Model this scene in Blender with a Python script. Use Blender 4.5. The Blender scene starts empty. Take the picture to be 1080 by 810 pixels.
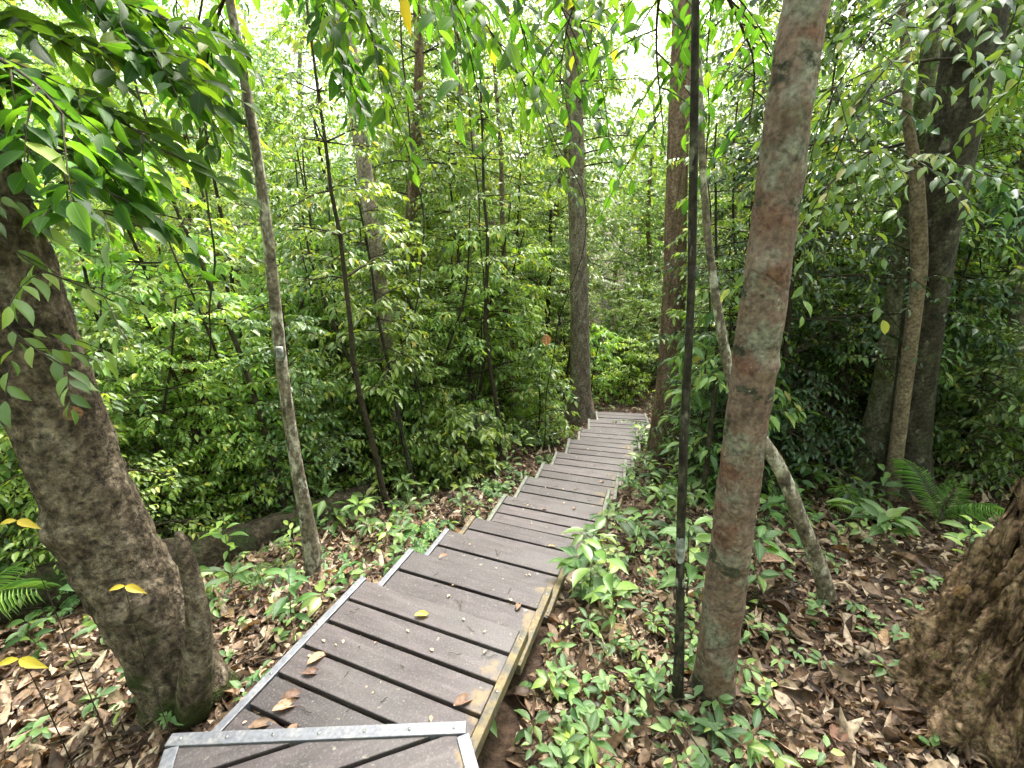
import bpy, math, random
import numpy as np
from mathutils import Vector, noise as mnoise

# ---------------------------------------------------------------- scene, camera, light
scene = bpy.context.scene
COL = scene.collection
F, PITCH, CH = 500.0, math.radians(19.5), 1.8        # focal length in photo pixels (1080 wide), tilt, eye height
cd = bpy.data.cameras.new('camera'); cam = bpy.data.objects.new('camera', cd); COL.objects.link(cam)
cd.sensor_width = 36.0; cd.lens = 36.0 * F / 1080.0; cd.clip_end = 1000; cd.clip_start = 0.02
cam.location = (0, 0, CH); cam.rotation_euler = (math.radians(90) - PITCH, 0, 0)
scene.camera = cam
SUN_EL, SUN_AZ = 58.0, 25.0                          # azimuth from +Y towards +X
w = bpy.data.worlds.new('World'); scene.world = w; w.use_nodes = True
nt = w.node_tree; nt.nodes.clear()
sky = nt.nodes.new('ShaderNodeTexSky'); sky.sky_type = 'NISHITA'; sky.sun_disc = False
sky.sun_elevation = math.radians(SUN_EL); sky.sun_rotation = math.radians(SUN_AZ)
sky.air_density = 1.0; sky.dust_density = 6.0; sky.ozone_density = 1.0
bg = nt.nodes.new('ShaderNodeBackground'); bg.inputs['Strength'].default_value = 0.15
wo = nt.nodes.new('ShaderNodeOutputWorld')
oc = nt.nodes.new('ShaderNodeHueSaturation'); oc.inputs['Saturation'].default_value = .3   # overcast: the sky's own light, nearly white
nt.links.new(sky.outputs[0], oc.inputs['Color']); nt.links.new(oc.outputs[0], bg.inputs[0]); nt.links.new(bg.outputs[0], wo.inputs[0])
sd = bpy.data.lights.new('sun', 'SUN'); sd.energy = 1.6; sd.angle = math.radians(16); sd.color = (1.0, 0.94, 0.84)
so = bpy.data.objects.new('sun', sd); COL.objects.link(so)
_e, _a = math.radians(SUN_EL), math.radians(SUN_AZ)
so.rotation_euler = Vector((math.sin(_a)*math.cos(_e), math.cos(_a)*math.cos(_e), math.sin(_e))).to_track_quat('Z', 'Y').to_euler()
vs = scene.view_settings; vs.view_transform = 'Standard'; vs.look = 'None'; vs.gamma = 1.0
vs.use_curve_mapping = False; vs.exposure = 2.42
cy = scene.cycles; cy.max_bounces = 8; cy.diffuse_bounces = 5; cy.glossy_bounces = 2; cy.transmission_bounces = 5
cy.use_denoising = True; cy.caustics_reflective = False; cy.caustics_refractive = False
cy.use_adaptive_sampling = True; cy.adaptive_threshold = 0.03
R = np.random.default_rng(11)
UP = np.array([0, 0, 1.0])
CAM = np.array([0, 0, CH]); FWD = np.array([0, math.cos(PITCH), -math.sin(PITCH)])

# ---------------------------------------------------------------- helpers: places
def nrm(v):
    v = np.asarray(v, float); return v / np.maximum(np.linalg.norm(v, axis=-1, keepdims=True), 1e-9)
def ray(px, py):
    u = (px - 540) / F; v = (405 - py) / F; c, s = math.cos(PITCH), math.sin(PITCH)
    return np.array([u, c + v*s, -s + v*c])
def at_y(px, py, Y): return CAM + ray(px, py) * (Y / ray(px, py)[1])
def at_z(px, py, z): d = ray(px, py); return CAM + d * ((z - CH) / d[2])
def depth(p): return float(np.dot(np.asarray(p) - CAM, FWD))
def proj(p):
    q = np.asarray(p, float) - CAM; dz = q @ FWD
    upv = np.array([0, math.sin(PITCH), math.cos(PITCH)])
    return 540 + F*q[..., 0]/dz, 405 - F*(q @ upv)/dz

# the boardwalk: far-left corner of each step, level, direction of its boards (deg), boards
STEPS = [((-.77, 2.00), 0.0, -21.5, 10), ((-.62, 2.45), -.18, -21, 2), ((-.46, 2.90), -.36, -20.5, 2),
         ((-.30, 3.30), -.53, -20, 2), ((-.05, 3.92), -.72, -19, 3), ((.18, 4.62), -.93, -18, 3),
         ((.40, 5.15), -1.06, -16.5, 2), ((.62, 5.72), -1.20, -14.5, 3)]
pe = at_z(630, 434, -1.72)
for k in range(1, 5):
    a = k / 4
    STEPS.append(((.62 + (pe[0]-.62)*a, 5.72 + (pe[1]-5.72)*a), -1.20 - .52*a, -14.5 + 8*a, 3))
DW = 0.87
def across(th): return np.array([math.cos(math.radians(th)), math.sin(math.radians(th)), 0])
def along(th): return np.array([-math.sin(math.radians(th)), math.cos(math.radians(th)), 0])
PC = [(0.0, -1.0, 0.0), (-.72, .6, 0.0)]
for (x, y), z, th, n in STEPS:
    c = np.array([x, y, 0]) + across(th)*DW/2; PC.append((c[0], c[1], z))
PC = np.array(PC)
PCY = np.concatenate([PC[:, 1], [9.5, 14, 30]]); PCX = np.concatenate([PC[:, 0], [2.6, 3.4, 5]])
GY = np.array([-30, -2, 1.2, 1.7, 2.3, 2.8, 3.3, 3.9, 4.7, 5.8, 8.0, 11, 16, 24, 40, 90, 200])
GZ = np.array([-.2, -.27, -.30, -.33, -.44, -.62, -.80, -.96, -1.18, -1.40, -1.86, -2.2, -2.5, -2.6, -2.4, -1.5, 0])
def path_dist(x, y):
    """signed side distance to the boardwalk's centre line"""
    return (np.asarray(x) - np.interp(y, PCY, PCX)) * 0.93
def ground(x, y):
    x = np.asarray(x, float); y = np.asarray(y, float)
    z = np.interp(y, GY, GZ); u = path_dist(x, y)
    z = z + np.clip(u - .6, 0, 4)*.10 + np.clip(u - 4.6, 0, 30)*.03 - np.clip(-u - 1.1, 0, 3.5)*.13 + np.clip(-u - 7, 0, 40)*.06
    m = np.clip((np.abs(u) - .45)/.5, 0, 1)
    z = z + m*(.035*np.sin(2.1*x + 1.3*y) + .03*np.sin(-1.7*x + 2.9*y + 1) + .018*np.sin(5.3*x + 1.1*y + 2) + .015*np.sin(1.9*x - 6.1*y))
    return z
def G(px, py):
    d = ray(px, py); t = .4
    while t < 120:
        p = CAM + d*t
        if p[2] < ground(p[0], p[1]): break
        t += .02 if t < 12 else .2
    p = CAM + d*t; p[2] = float(ground(p[0], p[1])); return p

# ---------------------------------------------------------------- helpers: meshes
class MB:
    def __init__(s): s.v = []; s.f = []; s.n = 0; s.uv = []
    def add(s, verts, faces, uv=None):
        verts = np.asarray(verts, np.float32).reshape(-1, 3)
        s.v.append(verts); s.uv.append(np.zeros((len(verts), 2), np.float32) if uv is None else np.asarray(uv, np.float32))
        for arr in (faces if isinstance(faces, list) and len(faces) and isinstance(faces[0], np.ndarray) else [np.asarray(faces, np.int32)]):
            s.f.append(arr.astype(np.int32) + s.n)
        s.n += len(verts)
    def tube(s, pts, rad, sides=8, cap=True, rough=0.0, seed=0, rfn=None):
        pts = np.asarray(pts, float); rad = np.asarray(rad, float) * np.ones(len(pts)); n = len(pts)
        T = nrm(np.gradient(pts, axis=0)); ref = np.array([1.0, 0, 0]) if abs(T[0][0]) < .8 else np.array([0, 1.0, 0])
        rings = []; X = None
        for i in range(n):
            X = ref - T[i]*np.dot(ref, T[i]); X /= np.linalg.norm(X); ref = X; Y = np.cross(T[i], X)
            a = np.linspace(0, 2*math.pi, sides, endpoint=False)
            r = rad[i]
            if rough:
                r = r*(1 + rough*(np.sin(a*2 + i*.23 + seed) * .5 + np.sin(a*3 - i*.37 + 2*seed)*.4 + np.sin(a*5 + i*.9 + seed)*.25))
                if rfn: r = r*rfn(pts[i], a, rad[i])
                r = r[:, None]
            rings.append(pts[i] + (np.cos(a)[:, None]*X + np.sin(a)[:, None]*Y)*r)
        V = np.concatenate(rings); k = np.arange(sides); k2 = (k + 1) % sides
        Fq = np.concatenate([np.stack([i*sides + k, i*sides + k2, (i+1)*sides + k2, (i+1)*sides + k], 1) for i in range(n-1)])
        fs = [Fq]
        if cap:
            V = np.concatenate([V, pts[:1], pts[-1:]]); b = n*sides
            fs.append(np.stack([k2, k, np.full(sides, b)], 1)); fs.append(np.stack([(n-1)*sides + k, (n-1)*sides + k2, np.full(sides, b+1)], 1))
        s.add(V, fs)
    def prism(s, poly, z0, z1):
        poly = np.asarray(poly, float); n = len(poly)
        V = np.concatenate([np.c_[poly[:, :2], np.full(n, z0)], np.c_[poly[:, :2], np.full(n, z1)]]); k = np.arange(n); k2 = (k+1) % n
        s.add(V, [np.stack([k, k2, n+k2, n+k], 1), np.array([list(range(n-1, -1, -1))]), np.array([list(range(n, 2*n))])])
    def box(s, o, ax, ay, az):
        o, ax, ay, az = (np.asarray(q, float) for q in (o, ax, ay, az))
        V = [o, o+ax, o+ax+ay, o+ay, o+az, o+ax+az, o+ax+ay+az, o+ay+az]
        s.add(V, np.array([[3,2,1,0],[4,5,6,7],[0,1,5,4],[1,2,6,5],[2,3,7,6],[3,0,4,7]]))
    def mesh(s, name, mat, smooth=True, uv=False):
        V = np.concatenate(s.v); me = bpy.data.meshes.new(name)
        me.vertices.add(len(V)); me.vertices.foreach_set('co', V.ravel())
        tot = np.concatenate([np.full(len(f), f.shape[1], np.int32) for f in s.f]); idx = np.concatenate([f.ravel() for f in s.f])
        st = np.concatenate([[0], np.cumsum(tot)[:-1]]).astype(np.int32)
        me.loops.add(len(idx)); me.loops.foreach_set('vertex_index', idx)
        me.polygons.add(len(tot)); me.polygons.foreach_set('loop_start', st); me.polygons.foreach_set('loop_total', tot)
        me.polygons.foreach_set('use_smooth', np.full(len(tot), smooth))
        if uv:
            l = me.uv_layers.new(name='UVMap'); l.data.foreach_set('uv', np.concatenate(s.uv)[idx].ravel())
        me.materials.append(mat); me.update(calc_edges=True); return me

def link(name, me, parent=None, loc=None):
    o = bpy.data.objects.new(name, me); COL.objects.link(o)
    if parent: o.parent = parent
    if loc is not None: o.location = [float(c) for c in loc]
    return o
def tag(o, label=None, cat=None, group=None, kind=None):
    for k, v in (('label', label), ('category', cat), ('group', group), ('kind', kind)):
        if v: o[k] = v
    return o
def thing(name, label, cat, loc=(0, 0, 0), group=None): return tag(link(name, None, None, loc), label, cat, group)
def copy_tree(o, parent=None):
    c = o.copy(); COL.objects.link(c); c.parent = parent
    for ch in o.children: copy_tree(ch, c)
    return c

# leaf templates: (across, along, up) for a unit-length leaf
def template(ts, ws, fold=.35, bend=.12):
    V = []; Fc = []; mid = []; L = []; Rr = []
    for t, h in zip(ts, ws):
        z = -bend*t*t*2
        mid.append(len(V)); V.append((0, t, z))
        if h > 0:
            L.append(len(V)); V.append((-h, t, z + fold*h)); Rr.append(len(V)); V.append((h, t, z + fold*h))
        else: L.append(mid[-1]); Rr.append(mid[-1])
    for i in range(len(ts)-1):
        for S, flip in ((L, 0), (Rr, 1)):
            q = [mid[i], mid[i+1], S[i+1], S[i]]
            q = [a for j, a in enumerate(q) if a not in q[:j]]
            Fc.append(q[::-1] if flip else q)
    return np.array(V), Fc
T_MID = (np.array([(0,0,0), (-.5,.3,.12), (-.42,.62,.06), (0,1,-.2), (.42,.62,.06), (.5,.3,.12), (0, .5, -.05)]),
         [[0, 6, 2, 1], [6, 3, 2], [0, 5, 4, 6], [6, 4, 3]])
T_FAR = (np.array([(0,0,0), (-.5,.42,.1), (0,1,-.15), (.5,.42,.1)]), [[0, 3, 2], [0, 2, 1]])
T_NEAR = template([0, .06, .2, .4, .6, .78, .9, 1], [0, .14, .38, .5, .45, .29, .12, 0], .3, .14)
T_STRAP = template([0, .2, .5, .8, 1], [0, .4, .5, .33, 0], .35, .22)
def leaves(mb, P, D, N, L, W, tmpl):
    P, D, N = (np.asarray(q, float).reshape(-1, 3) for q in (P, D, N)); n = len(P)
    if n == 0: return
    L = np.asarray(L, float)*np.ones(n); W = np.asarray(W, float)*np.ones(n)
    D = nrm(D); S = nrm(np.cross(D, N)); N = np.cross(S, D); V, Fc = tmpl; k = len(V)
    out = P[:, None] + D[:, None]*(V[None, :, 1:2]*L[:, None, None]) + S[:, None]*(V[None, :, 0:1]*(L*W)[:, None, None]) + N[:, None]*(V[None, :, 2:3]*(L)[:, None, None]*np.where(V[None, :, 2:3] > 0, W[:, None, None], 1))
    fs = []
    for m in sorted({len(f) for f in Fc}):
        f = np.array([q for q in Fc if len(q) == m])
        fs.append((f[None] + (np.arange(n)*k)[:, None, None]).reshape(-1, m))
    mb.add(out.reshape(-1, 3), fs, np.tile(V[:, :2], (n, 1)))

# ---------------------------------------------------------------- materials
def new_mat(name):
    m = bpy.data.materials.new(name); m.use_nodes = True; t = m.node_tree; t.nodes.clear()
    return m, t.nodes, t.links
def ramp(nodes, stops, interp='LINEAR'):
    r = nodes.new('ShaderNodeValToRGB'); e = r.color_ramp; e.interpolation = interp
    while len(e.elements) < len(stops): e.elements.new(.5)
    for el, (p, c) in zip(e.elements, stops): el.position = p; el.color = (*c, 1)
    return r
def leaf_mat(name, stops, mottle=0, rough=.46, trans=.4, tint=(1.35, 1.3, .4), spec=.38, ovar=.25, midrib=False):
    m, n, l = new_mat(name)
    g = n.new('ShaderNodeNewGeometry'); r = ramp(n, stops); l.new(g.outputs['Random Per Island'], r.inputs[0])
    oi = n.new('ShaderNodeObjectInfo'); hs = n.new('ShaderNodeHueSaturation'); l.new(r.outputs[0], hs.inputs['Color'])
    mr = n.new('ShaderNodeMapRange'); mr.inputs['To Min'].default_value = 1 - ovar; mr.inputs['To Max'].default_value = 1 + ovar
    l.new(oi.outputs['Random'], mr.inputs[0]); l.new(mr.outputs[0], hs.inputs['Value'])
    mh = n.new('ShaderNodeMapRange'); mh.inputs['To Min'].default_value = .485; mh.inputs['To Max'].default_value = .515
    ml = n.new('ShaderNodeMath'); ml.operation = 'MULTIPLY'; ml.inputs[1].default_value = 7.31; fr = n.new('ShaderNodeMath'); fr.operation = 'FRACT'
    l.new(oi.outputs['Random'], ml.inputs[0]); l.new(ml.outputs[0], fr.inputs[0]); l.new(fr.outputs[0], mh.inputs[0]); l.new(mh.outputs[0], hs.inputs['Hue'])
    col = hs.outputs[0]
    if mottle:
        gp_ = n.new('ShaderNodeNewGeometry'); mz = n.new('ShaderNodeTexNoise'); mz.inputs['Scale'].default_value = mottle; mz.inputs['Detail'].default_value = 5; l.new(gp_.outputs['Position'], mz.inputs[0])
        mzr = ramp(n, [(.35, (.15, .14, .13)), (.5, (.5, .5, .5)), (.68, (.72, .72, .7))]); l.new(mz.outputs[0], mzr.inputs[0])
        mm = n.new('ShaderNodeMix'); mm.data_type = 'RGBA'; mm.blend_type = 'OVERLAY'; mm.inputs[0].default_value = .8; l.new(col, mm.inputs[6]); l.new(mzr.outputs[0], mm.inputs[7]); col = mm.outputs[2]
    p = n.new('ShaderNodeBsdfPrincipled'); p.inputs['Roughness'].default_value = rough; p.inputs['Specular IOR Level'].default_value = spec
    if midrib:
        uv = n.new('ShaderNodeUVMap'); sx = n.new('ShaderNodeSeparateXYZ'); l.new(uv.outputs[0], sx.inputs[0])
        ab = n.new('ShaderNodeMath'); ab.operation = 'ABSOLUTE'; l.new(sx.outputs[0], ab.inputs[0])
        # side veins: slanted waves in the leaf's own coordinates
        wv = n.new('ShaderNodeMath'); wv.operation = 'MULTIPLY_ADD'; wv.inputs[1].default_value = -.9; l.new(ab.outputs[0], wv.inputs[0]); l.new(sx.outputs[1], wv.inputs[2])
        sn = n.new('ShaderNodeMath'); sn.operation = 'MULTIPLY'; sn.inputs[1].default_value = 62; l.new(wv.outputs[0], sn.inputs[0])
        s2 = n.new('ShaderNodeMath'); s2.operation = 'SINE'; l.new(sn.outputs[0], s2.inputs[0])
        rr = ramp(n, [(0, (1, 1, 1)), (.035, (0, 0, 0))]); l.new(ab.outputs[0], rr.inputs[0])
        mx = n.new('ShaderNodeMix'); mx.data_type = 'RGBA'; mx.blend_type = 'MIX'; l.new(rr.outputs[0], mx.inputs[0]); l.new(col, mx.inputs[6])
        hv = n.new('ShaderNodeHueSaturation'); hv.inputs['Value'].default_value = 1.8; hv.inputs['Saturation'].default_value = .85; l.new(col, hv.inputs['Color']); l.new(hv.outputs[0], mx.inputs[7])
        col = mx.outputs[2]
        bp = n.new('ShaderNodeBump'); bp.inputs['Strength'].default_value = .12; bp.inputs['Distance'].default_value = .002; l.new(s2.outputs[0], bp.inputs['Height']); l.new(bp.outputs[0], p.inputs['Normal'])
    l.new(col, p.inputs['Base Color'])
    tm = n.new('ShaderNodeMix'); tm.data_type = 'RGBA'; tm.blend_type = 'MULTIPLY'; tm.inputs[0].default_value = 1; tm.inputs[7].default_value = (*[c*trans*2 for c in tint], 1); l.new(col, tm.inputs[6])
    tr = n.new('ShaderNodeBsdfTranslucent'); l.new(tm.outputs[2], tr.inputs[0])
    mx = n.new('ShaderNodeAddShader'); l.new(p.outputs[0], mx.inputs[0]); l.new(tr.outputs[0], mx.inputs[1])   # a leaf passes about as much light as it reflects
    o = n.new('ShaderNodeOutputMaterial'); l.new(mx.outputs[0], o.inputs[0]); return m
def bark_mat(name, stops, scale=(6, 6, 2), detail=8, bump=.6, bdist=.02, voro=0, moss=None, moss_z=(0, .6), fine=40, rings=None, patch=None, rough=.85, ovf=.75):
    m, n, l = new_mat(name); tc = n.new('ShaderNodeTexCoord')
    mp = n.new('ShaderNodeMapping'); mp.inputs['Scale'].default_value = scale; l.new(tc.outputs['Object'], mp.inputs[0])
    nz = n.new('ShaderNodeTexNoise'); nz.inputs['Scale'].default_value = 1; nz.inputs['Detail'].default_value = detail; nz.inputs['Roughness'].default_value = .68; l.new(mp.outputs[0], nz.inputs[0])
    r = ramp(n, stops); l.new(nz.outputs[0], r.inputs[0]); col = r.outputs[0]
    f = n.new('ShaderNodeTexNoise'); f.inputs['Scale'].default_value = fine; f.inputs['Detail'].default_value = 6; f.inputs['Roughness'].default_value = .62; l.new(tc.outputs['Object'], f.inputs[0])
    fr_ = ramp(n, [(.34, (.12, .12, .12)), (.5, (.5, .5, .5)), (.66, (.88, .88, .88))]); l.new(f.outputs[0], fr_.inputs[0])
    ov = n.new('ShaderNodeMix'); ov.data_type = 'RGBA'; ov.blend_type = 'OVERLAY'; ov.inputs[0].default_value = ovf; l.new(col, ov.inputs[6]); l.new(fr_.outputs[0], ov.inputs[7]); col = ov.outputs[2]
    h = nz.outputs[0]
    ad = n.new('ShaderNodeMath'); ad.operation = 'MULTIPLY_ADD'; ad.inputs[1].default_value = .35; l.new(f.outputs[0], ad.inputs[0]); l.new(h, ad.inputs[2]); h = ad.outputs[0]
    if voro:
        v = n.new('ShaderNodeTexVoronoi'); v.inputs['Scale'].default_value = voro; v.feature = 'F1'
        mv = n.new('ShaderNodeMapping'); mv.inputs['Scale'].default_value = (1, 1, .55); l.new(tc.outputs['Object'], mv.inputs[0])
        dm = n.new('ShaderNodeMix'); dm.data_type = 'RGBA'; dm.blend_type = 'LINEAR_LIGHT'; dm.inputs[0].default_value = .05; l.new(mv.outputs[0], dm.inputs[6]); l.new(f.outputs['Color'], dm.inputs[7]); l.new(dm.outputs[2], v.inputs[0])
        a2 = n.new('ShaderNodeMath'); a2.operation = 'MULTIPLY_ADD'; a2.inputs[1].default_value = -.8; l.new(v.outputs['Distance'], a2.inputs[0]); l.new(h, a2.inputs[2]); h = a2.outputs[0]
        vr = ramp(n, [(0, (.62, .6, .55)), (.55, (.5, .5, .5)), (.9, (.25, .25, .25))]); l.new(v.outputs['Distance'], vr.inputs[0])
        vo = n.new('ShaderNodeMix'); vo.data_type = 'RGBA'; vo.blend_type = 'OVERLAY'; vo.inputs[0].default_value = .7; l.new(col, vo.inputs[6]); l.new(vr.outputs[0], vo.inputs[7]); col = vo.outputs[2]
    for (pc, psc, lo, hi, off) in (patch or []):
        mq = n.new('ShaderNodeMapping'); mq.inputs['Scale'].default_value = psc; mq.inputs['Location'].default_value = (off, off*.7, off*1.3); l.new(tc.outputs['Object'], mq.inputs[0])
        q = n.new('ShaderNodeTexNoise'); q.inputs['Scale'].default_value = 1; q.inputs['Detail'].default_value = 8; q.inputs['Roughness'].default_value = .62; l.new(mq.outputs[0], q.inputs[0])
        qr = ramp(n, [(lo, (0, 0, 0)), (hi, (1, 1, 1))]); l.new(q.outputs[0], qr.inputs[0])
        pm = n.new('ShaderNodeMix'); pm.data_type = 'RGBA'; pm.blend_type = 'MIX'; l.new(qr.outputs[0], pm.inputs[0]); l.new(col, pm.inputs[6])
        pov = n.new('ShaderNodeMix'); pov.data_type = 'RGBA'; pov.blend_type = 'OVERLAY'; pov.inputs[0].default_value = .7; pov.inputs[6].default_value = (*pc, 1); l.new(fr_.outputs[0], pov.inputs[7]); l.new(pov.outputs[2], pm.inputs[7]); col = pm.outputs[2]
    if rings:
        wv = n.new('ShaderNodeTexWave'); wv.bands_direction = 'Z'; wv.inputs['Scale'].default_value = rings; wv.inputs['Distortion'].default_value = 14; wv.inputs['Detail'].default_value = 5; wv.inputs['Detail Scale'].default_value = 1.7; wv.inputs['Detail Roughness'].default_value = .65; l.new(tc.outputs['Object'], wv.inputs[0])
        wr = ramp(n, [(0, (.1, .1, .1)), (.07, (.5, .5, .5)), (1, (.54, .54, .54))]); l.new(wv.outputs[0], wr.inputs[0])
        wo_ = n.new('ShaderNodeMix'); wo_.data_type = 'RGBA'; wo_.blend_type = 'OVERLAY'; wo_.inputs[0].default_value = .4; l.new(col, wo_.inputs[6]); l.new(wr.outputs[0], wo_.inputs[7]); col = wo_.outputs[2]
        a3 = n.new('ShaderNodeMath'); a3.operation = 'MULTIPLY_ADD'; a3.inputs[1].default_value = .7; l.new(wr.outputs[0], a3.inputs[0]); l.new(h, a3.inputs[2]); h = a3.outputs[0]
    if moss:
        sx = n.new('ShaderNodeSeparateXYZ'); l.new(tc.outputs['Object'], sx.inputs[0])
        mr = n.new('ShaderNodeMapRange'); mr.inputs['From Min'].default_value = moss_z[0]; mr.inputs['From Max'].default_value = moss_z[1]; mr.inputs['To Min'].default_value = .28; mr.inputs['To Max'].default_value = -.3; l.new(sx.outputs[2], mr.inputs[0])
        q = n.new('ShaderNodeTexNoise'); q.inputs['Scale'].default_value = 7; q.inputs['Detail'].default_value = 6; l.new(tc.outputs['Object'], q.inputs[0])
        s = n.new('ShaderNodeMath'); s.operation = 'ADD'; l.new(mr.outputs[0], s.inputs[0]); l.new(q.outputs[0], s.inputs[1])
        qr = ramp(n, [(.52, (0, 0, 0)), (.66, (1, 1, 1))]); l.new(s.outputs[0], qr.inputs[0])
        pm = n.new('ShaderNodeMix'); pm.data_type = 'RGBA'; l.new(qr.outputs[0], pm.inputs[0]); l.new(col, pm.inputs[6])
        mc = ramp(n, [(.3, tuple(c*.5 for c in moss)), (.7, moss)]); l.new(f.outputs[0], mc.inputs[0]); l.new(mc.outputs[0], pm.inputs[7]); col = pm.outputs[2]
    p = n.new('ShaderNodeBsdfPrincipled'); p.inputs['Roughness'].default_value = rough; p.inputs['Specular IOR Level'].default_value = .25; l.new(col, p.inputs['Base Color'])
    b = n.new('ShaderNodeBump'); b.inputs['Strength'].default_value = bump; b.inputs['Distance'].default_value = bdist; l.new(h, b.inputs['Height']); l.new(b.outputs[0], p.inputs['Normal'])
    o = n.new('ShaderNodeOutputMaterial'); l.new(p.outputs[0], o.inputs[0]); return m

M = {}
M['leaf_mid'] = leaf_mat('leaf_mid', [(0, (0.038, 0.076, 0.025)), (.5, (0.082, 0.142, 0.037)), (.93, (0.138, 0.206, 0.051)), (1, (0.264, 0.237, 0.068))], rough=.4, spec=.5)
M['leaf_light'] = leaf_mat('leaf_light', [(0, (0.066, 0.124, 0.031)), (.5, (0.132, 0.216, 0.048)), (.95, (0.204, 0.288, 0.060)), (1, (0.384, 0.340, 0.068))], rough=.42, trans=.48, spec=.45)
M['leaf_dark'] = leaf_mat('leaf_dark', [(0, (0.019, 0.049, 0.024)), (.6, (0.041, 0.091, 0.037)), (.95, (0.072, 0.134, 0.048)), (1, (0.144, 0.165, 0.051))], rough=.42, trans=.3, spec=.4)
M['leaf_over'] = leaf_mat('leaf_over', [(0, (.011, .030, .006)), (.6, (.024, .056, .009)), (.97, (.05, .10, .012)), (1, (.16, .15, .02))], trans=.95, spec=.15, rough=.55, midrib=True)  # greens darkened to put the shade of the overhanging undersides into the colour
M['leaf_seedling'] = leaf_mat('leaf_seedling', [(0, (.020, .052, .013)), (.5, (.038, .088, .020)), (.9, (.068, .135, .028)), (1, (.13, .18, .03))], rough=.5, trans=.35, spec=.35, ovar=.3, midrib=True)
M['leaf_tree'] = leaf_mat('leaf_tree', [(0, (0.042, 0.088, 0.031)), (.5, (0.090, 0.160, 0.044)), (.95, (0.156, 0.227, 0.058)), (1, (0.264, 0.247, 0.068))], trans=.5)
M['leaf_yellow'] = leaf_mat('leaf_yellow', [(0, (.42, .29, .02)), (1, (.5, .38, .04))], trans=.2, tint=(1.1, 1, .4))
M['leaf_palm'] = leaf_mat('leaf_palm', [(0, (.06, .13, .03)), (.7, (.11, .21, .05)), (1, (.17, .27, .06))], rough=.45, trans=.4)
M['leaf_rosette'] = leaf_mat('leaf_rosette', [(0, (.016, .045, .015)), (1, (.034, .085, .026))], rough=.5, trans=.25, spec=.3, midrib=True)
M['leaf_dead'] = leaf_mat('leaf_dead', mottle=45, stops=[(0, (.028, .015, .009)), (.3, (.08, .043, .026)), (.6, (.175, .105, .066)), (.78, (.29, .20, .14)), (1, (.46, .36, .27))], rough=.6, trans=.1, tint=(1.1, .8, .4), spec=.35)
M['leaf_tan'] = leaf_mat('leaf_tan', mottle=60, stops=[(0, (.2, .11, .06)), (1, (.33, .22, .13))], rough=.6, trans=.1, tint=(1.1, .8, .4), midrib=True)
M['bark_big'] = bark_mat('bark_big', [(.34, (.045, .034, .024)), (.45, (.13, .098, .066)), (.55, (.24, .19, .135)), (.68, (.40, .34, .26))], scale=(13, 13, 7), detail=10, voro=30, bump=1, bdist=.03, fine=42, ovf=.95, moss=(.07, .09, .02), moss_z=(-.35, 1.0))
M['bark_red'] = bark_mat('bark_red', [(.3, (.10, .066, .048)), (.5, (.17, .118, .090)), (.65, (.21, .155, .122)), (.8, (.25, .205, .165))], scale=(9, 9, 6), bump=.6, bdist=.01, rings=1.1, fine=55, ovf=.5,
    patch=[((.19, .185, .14), (6, 6, 5), .50, .60, 3.0), ((.145, .078, .055), (5, 5, 8), .53, .63, 8.0), ((.052, .052, .034), (6, 6, 8), .575, .61, 15.0), ((.27, .25, .21), (22, 22, 26), .63, .68, 21.0)])
M['bark_grey'] = bark_mat('bark_grey', [(.3, (.09, .072, .055)), (.5, (.22, .18, .14)), (.7, (.38, .33, .27))], scale=(14, 14, 5), bump=.7, bdist=.015, patch=[((.34, .31, .25), (9, 9, 6), .56, .62, 2)])
M['bark_pole'] = bark_mat('bark_pole', [(.3, (.05, .042, .03)), (.5, (.15, .125, .09)), (.68, (.30, .265, .20))], scale=(16, 16, 9), bump=.5, bdist=.006, patch=[((.38, .36, .29), (18, 18, 7), .52, .58, 5), ((.035, .04, .02), (10, 10, 5), .57, .63, 9)])
M['bark_pale'] = bark_mat('bark_pale', [(.3, (.09, .066, .042)), (.55, (.19, .145, .10)), (.75, (.30, .25, .18))], scale=(16, 16, 6), bump=.4, bdist=.006)
M['bark_brown'] = bark_mat('bark_brown', [(.3, (.07, .045, .028)), (.5, (.18, .12, .08)), (.7, (.29, .21, .15))], scale=(18, 18, 3), bump=.8, bdist=.02)
M['bark_dark'] = bark_mat('bark_dark', [(.3, (.010, .008, .006)), (.52, (.032, .028, .020)), (.72, (.085, .085, .055))], scale=(22, 22, 7), bump=.7, bdist=.01, patch=[((.12, .12, .09), (30, 30, 9), .6, .66, 5)])
M['bark_deep'] = bark_mat('bark_deep', [(.3, (.016, .013, .009)), (.5, (.045, .038, .027)), (.7, (.10, .09, .065))], scale=(11, 11, 6), bump=.7, bdist=.02, patch=[((.05, .055, .025), (6, 6, 4), .54, .64, 4), ((.15, .14, .11), (12, 12, 8), .6, .66, 2)])
M['bark_moss'] = bark_mat('bark_moss', [(.3, (.05, .05, .03)), (.5, (.14, .13, .085)), (.7, (.27, .25, .18))], scale=(11, 11, 6), bump=.6, bdist=.012, patch=[((.075, .085, .03), (6, 6, 4), .52, .62, 4)])
M['wood_rot'] = bark_mat('wood_rot', [(.32, (.035, .022, .013)), (.42, (.17, .105, .06)), (.54, (.33, .22, .135)), (.74, (.48, .37, .24))], scale=(22, 22, 3.2), bump=1, bdist=.05, fine=38, ovf=.95, patch=[((.26, .21, .09), (9, 9, 5), .58, .66, 6)])
M['wood_red'] = bark_mat('wood_red', [(.3, (.05, .02, .012)), (.55, (.13, .05, .03)), (.75, (.2, .09, .05))], scale=(20, 20, 4), bump=.8, bdist=.02)
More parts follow.
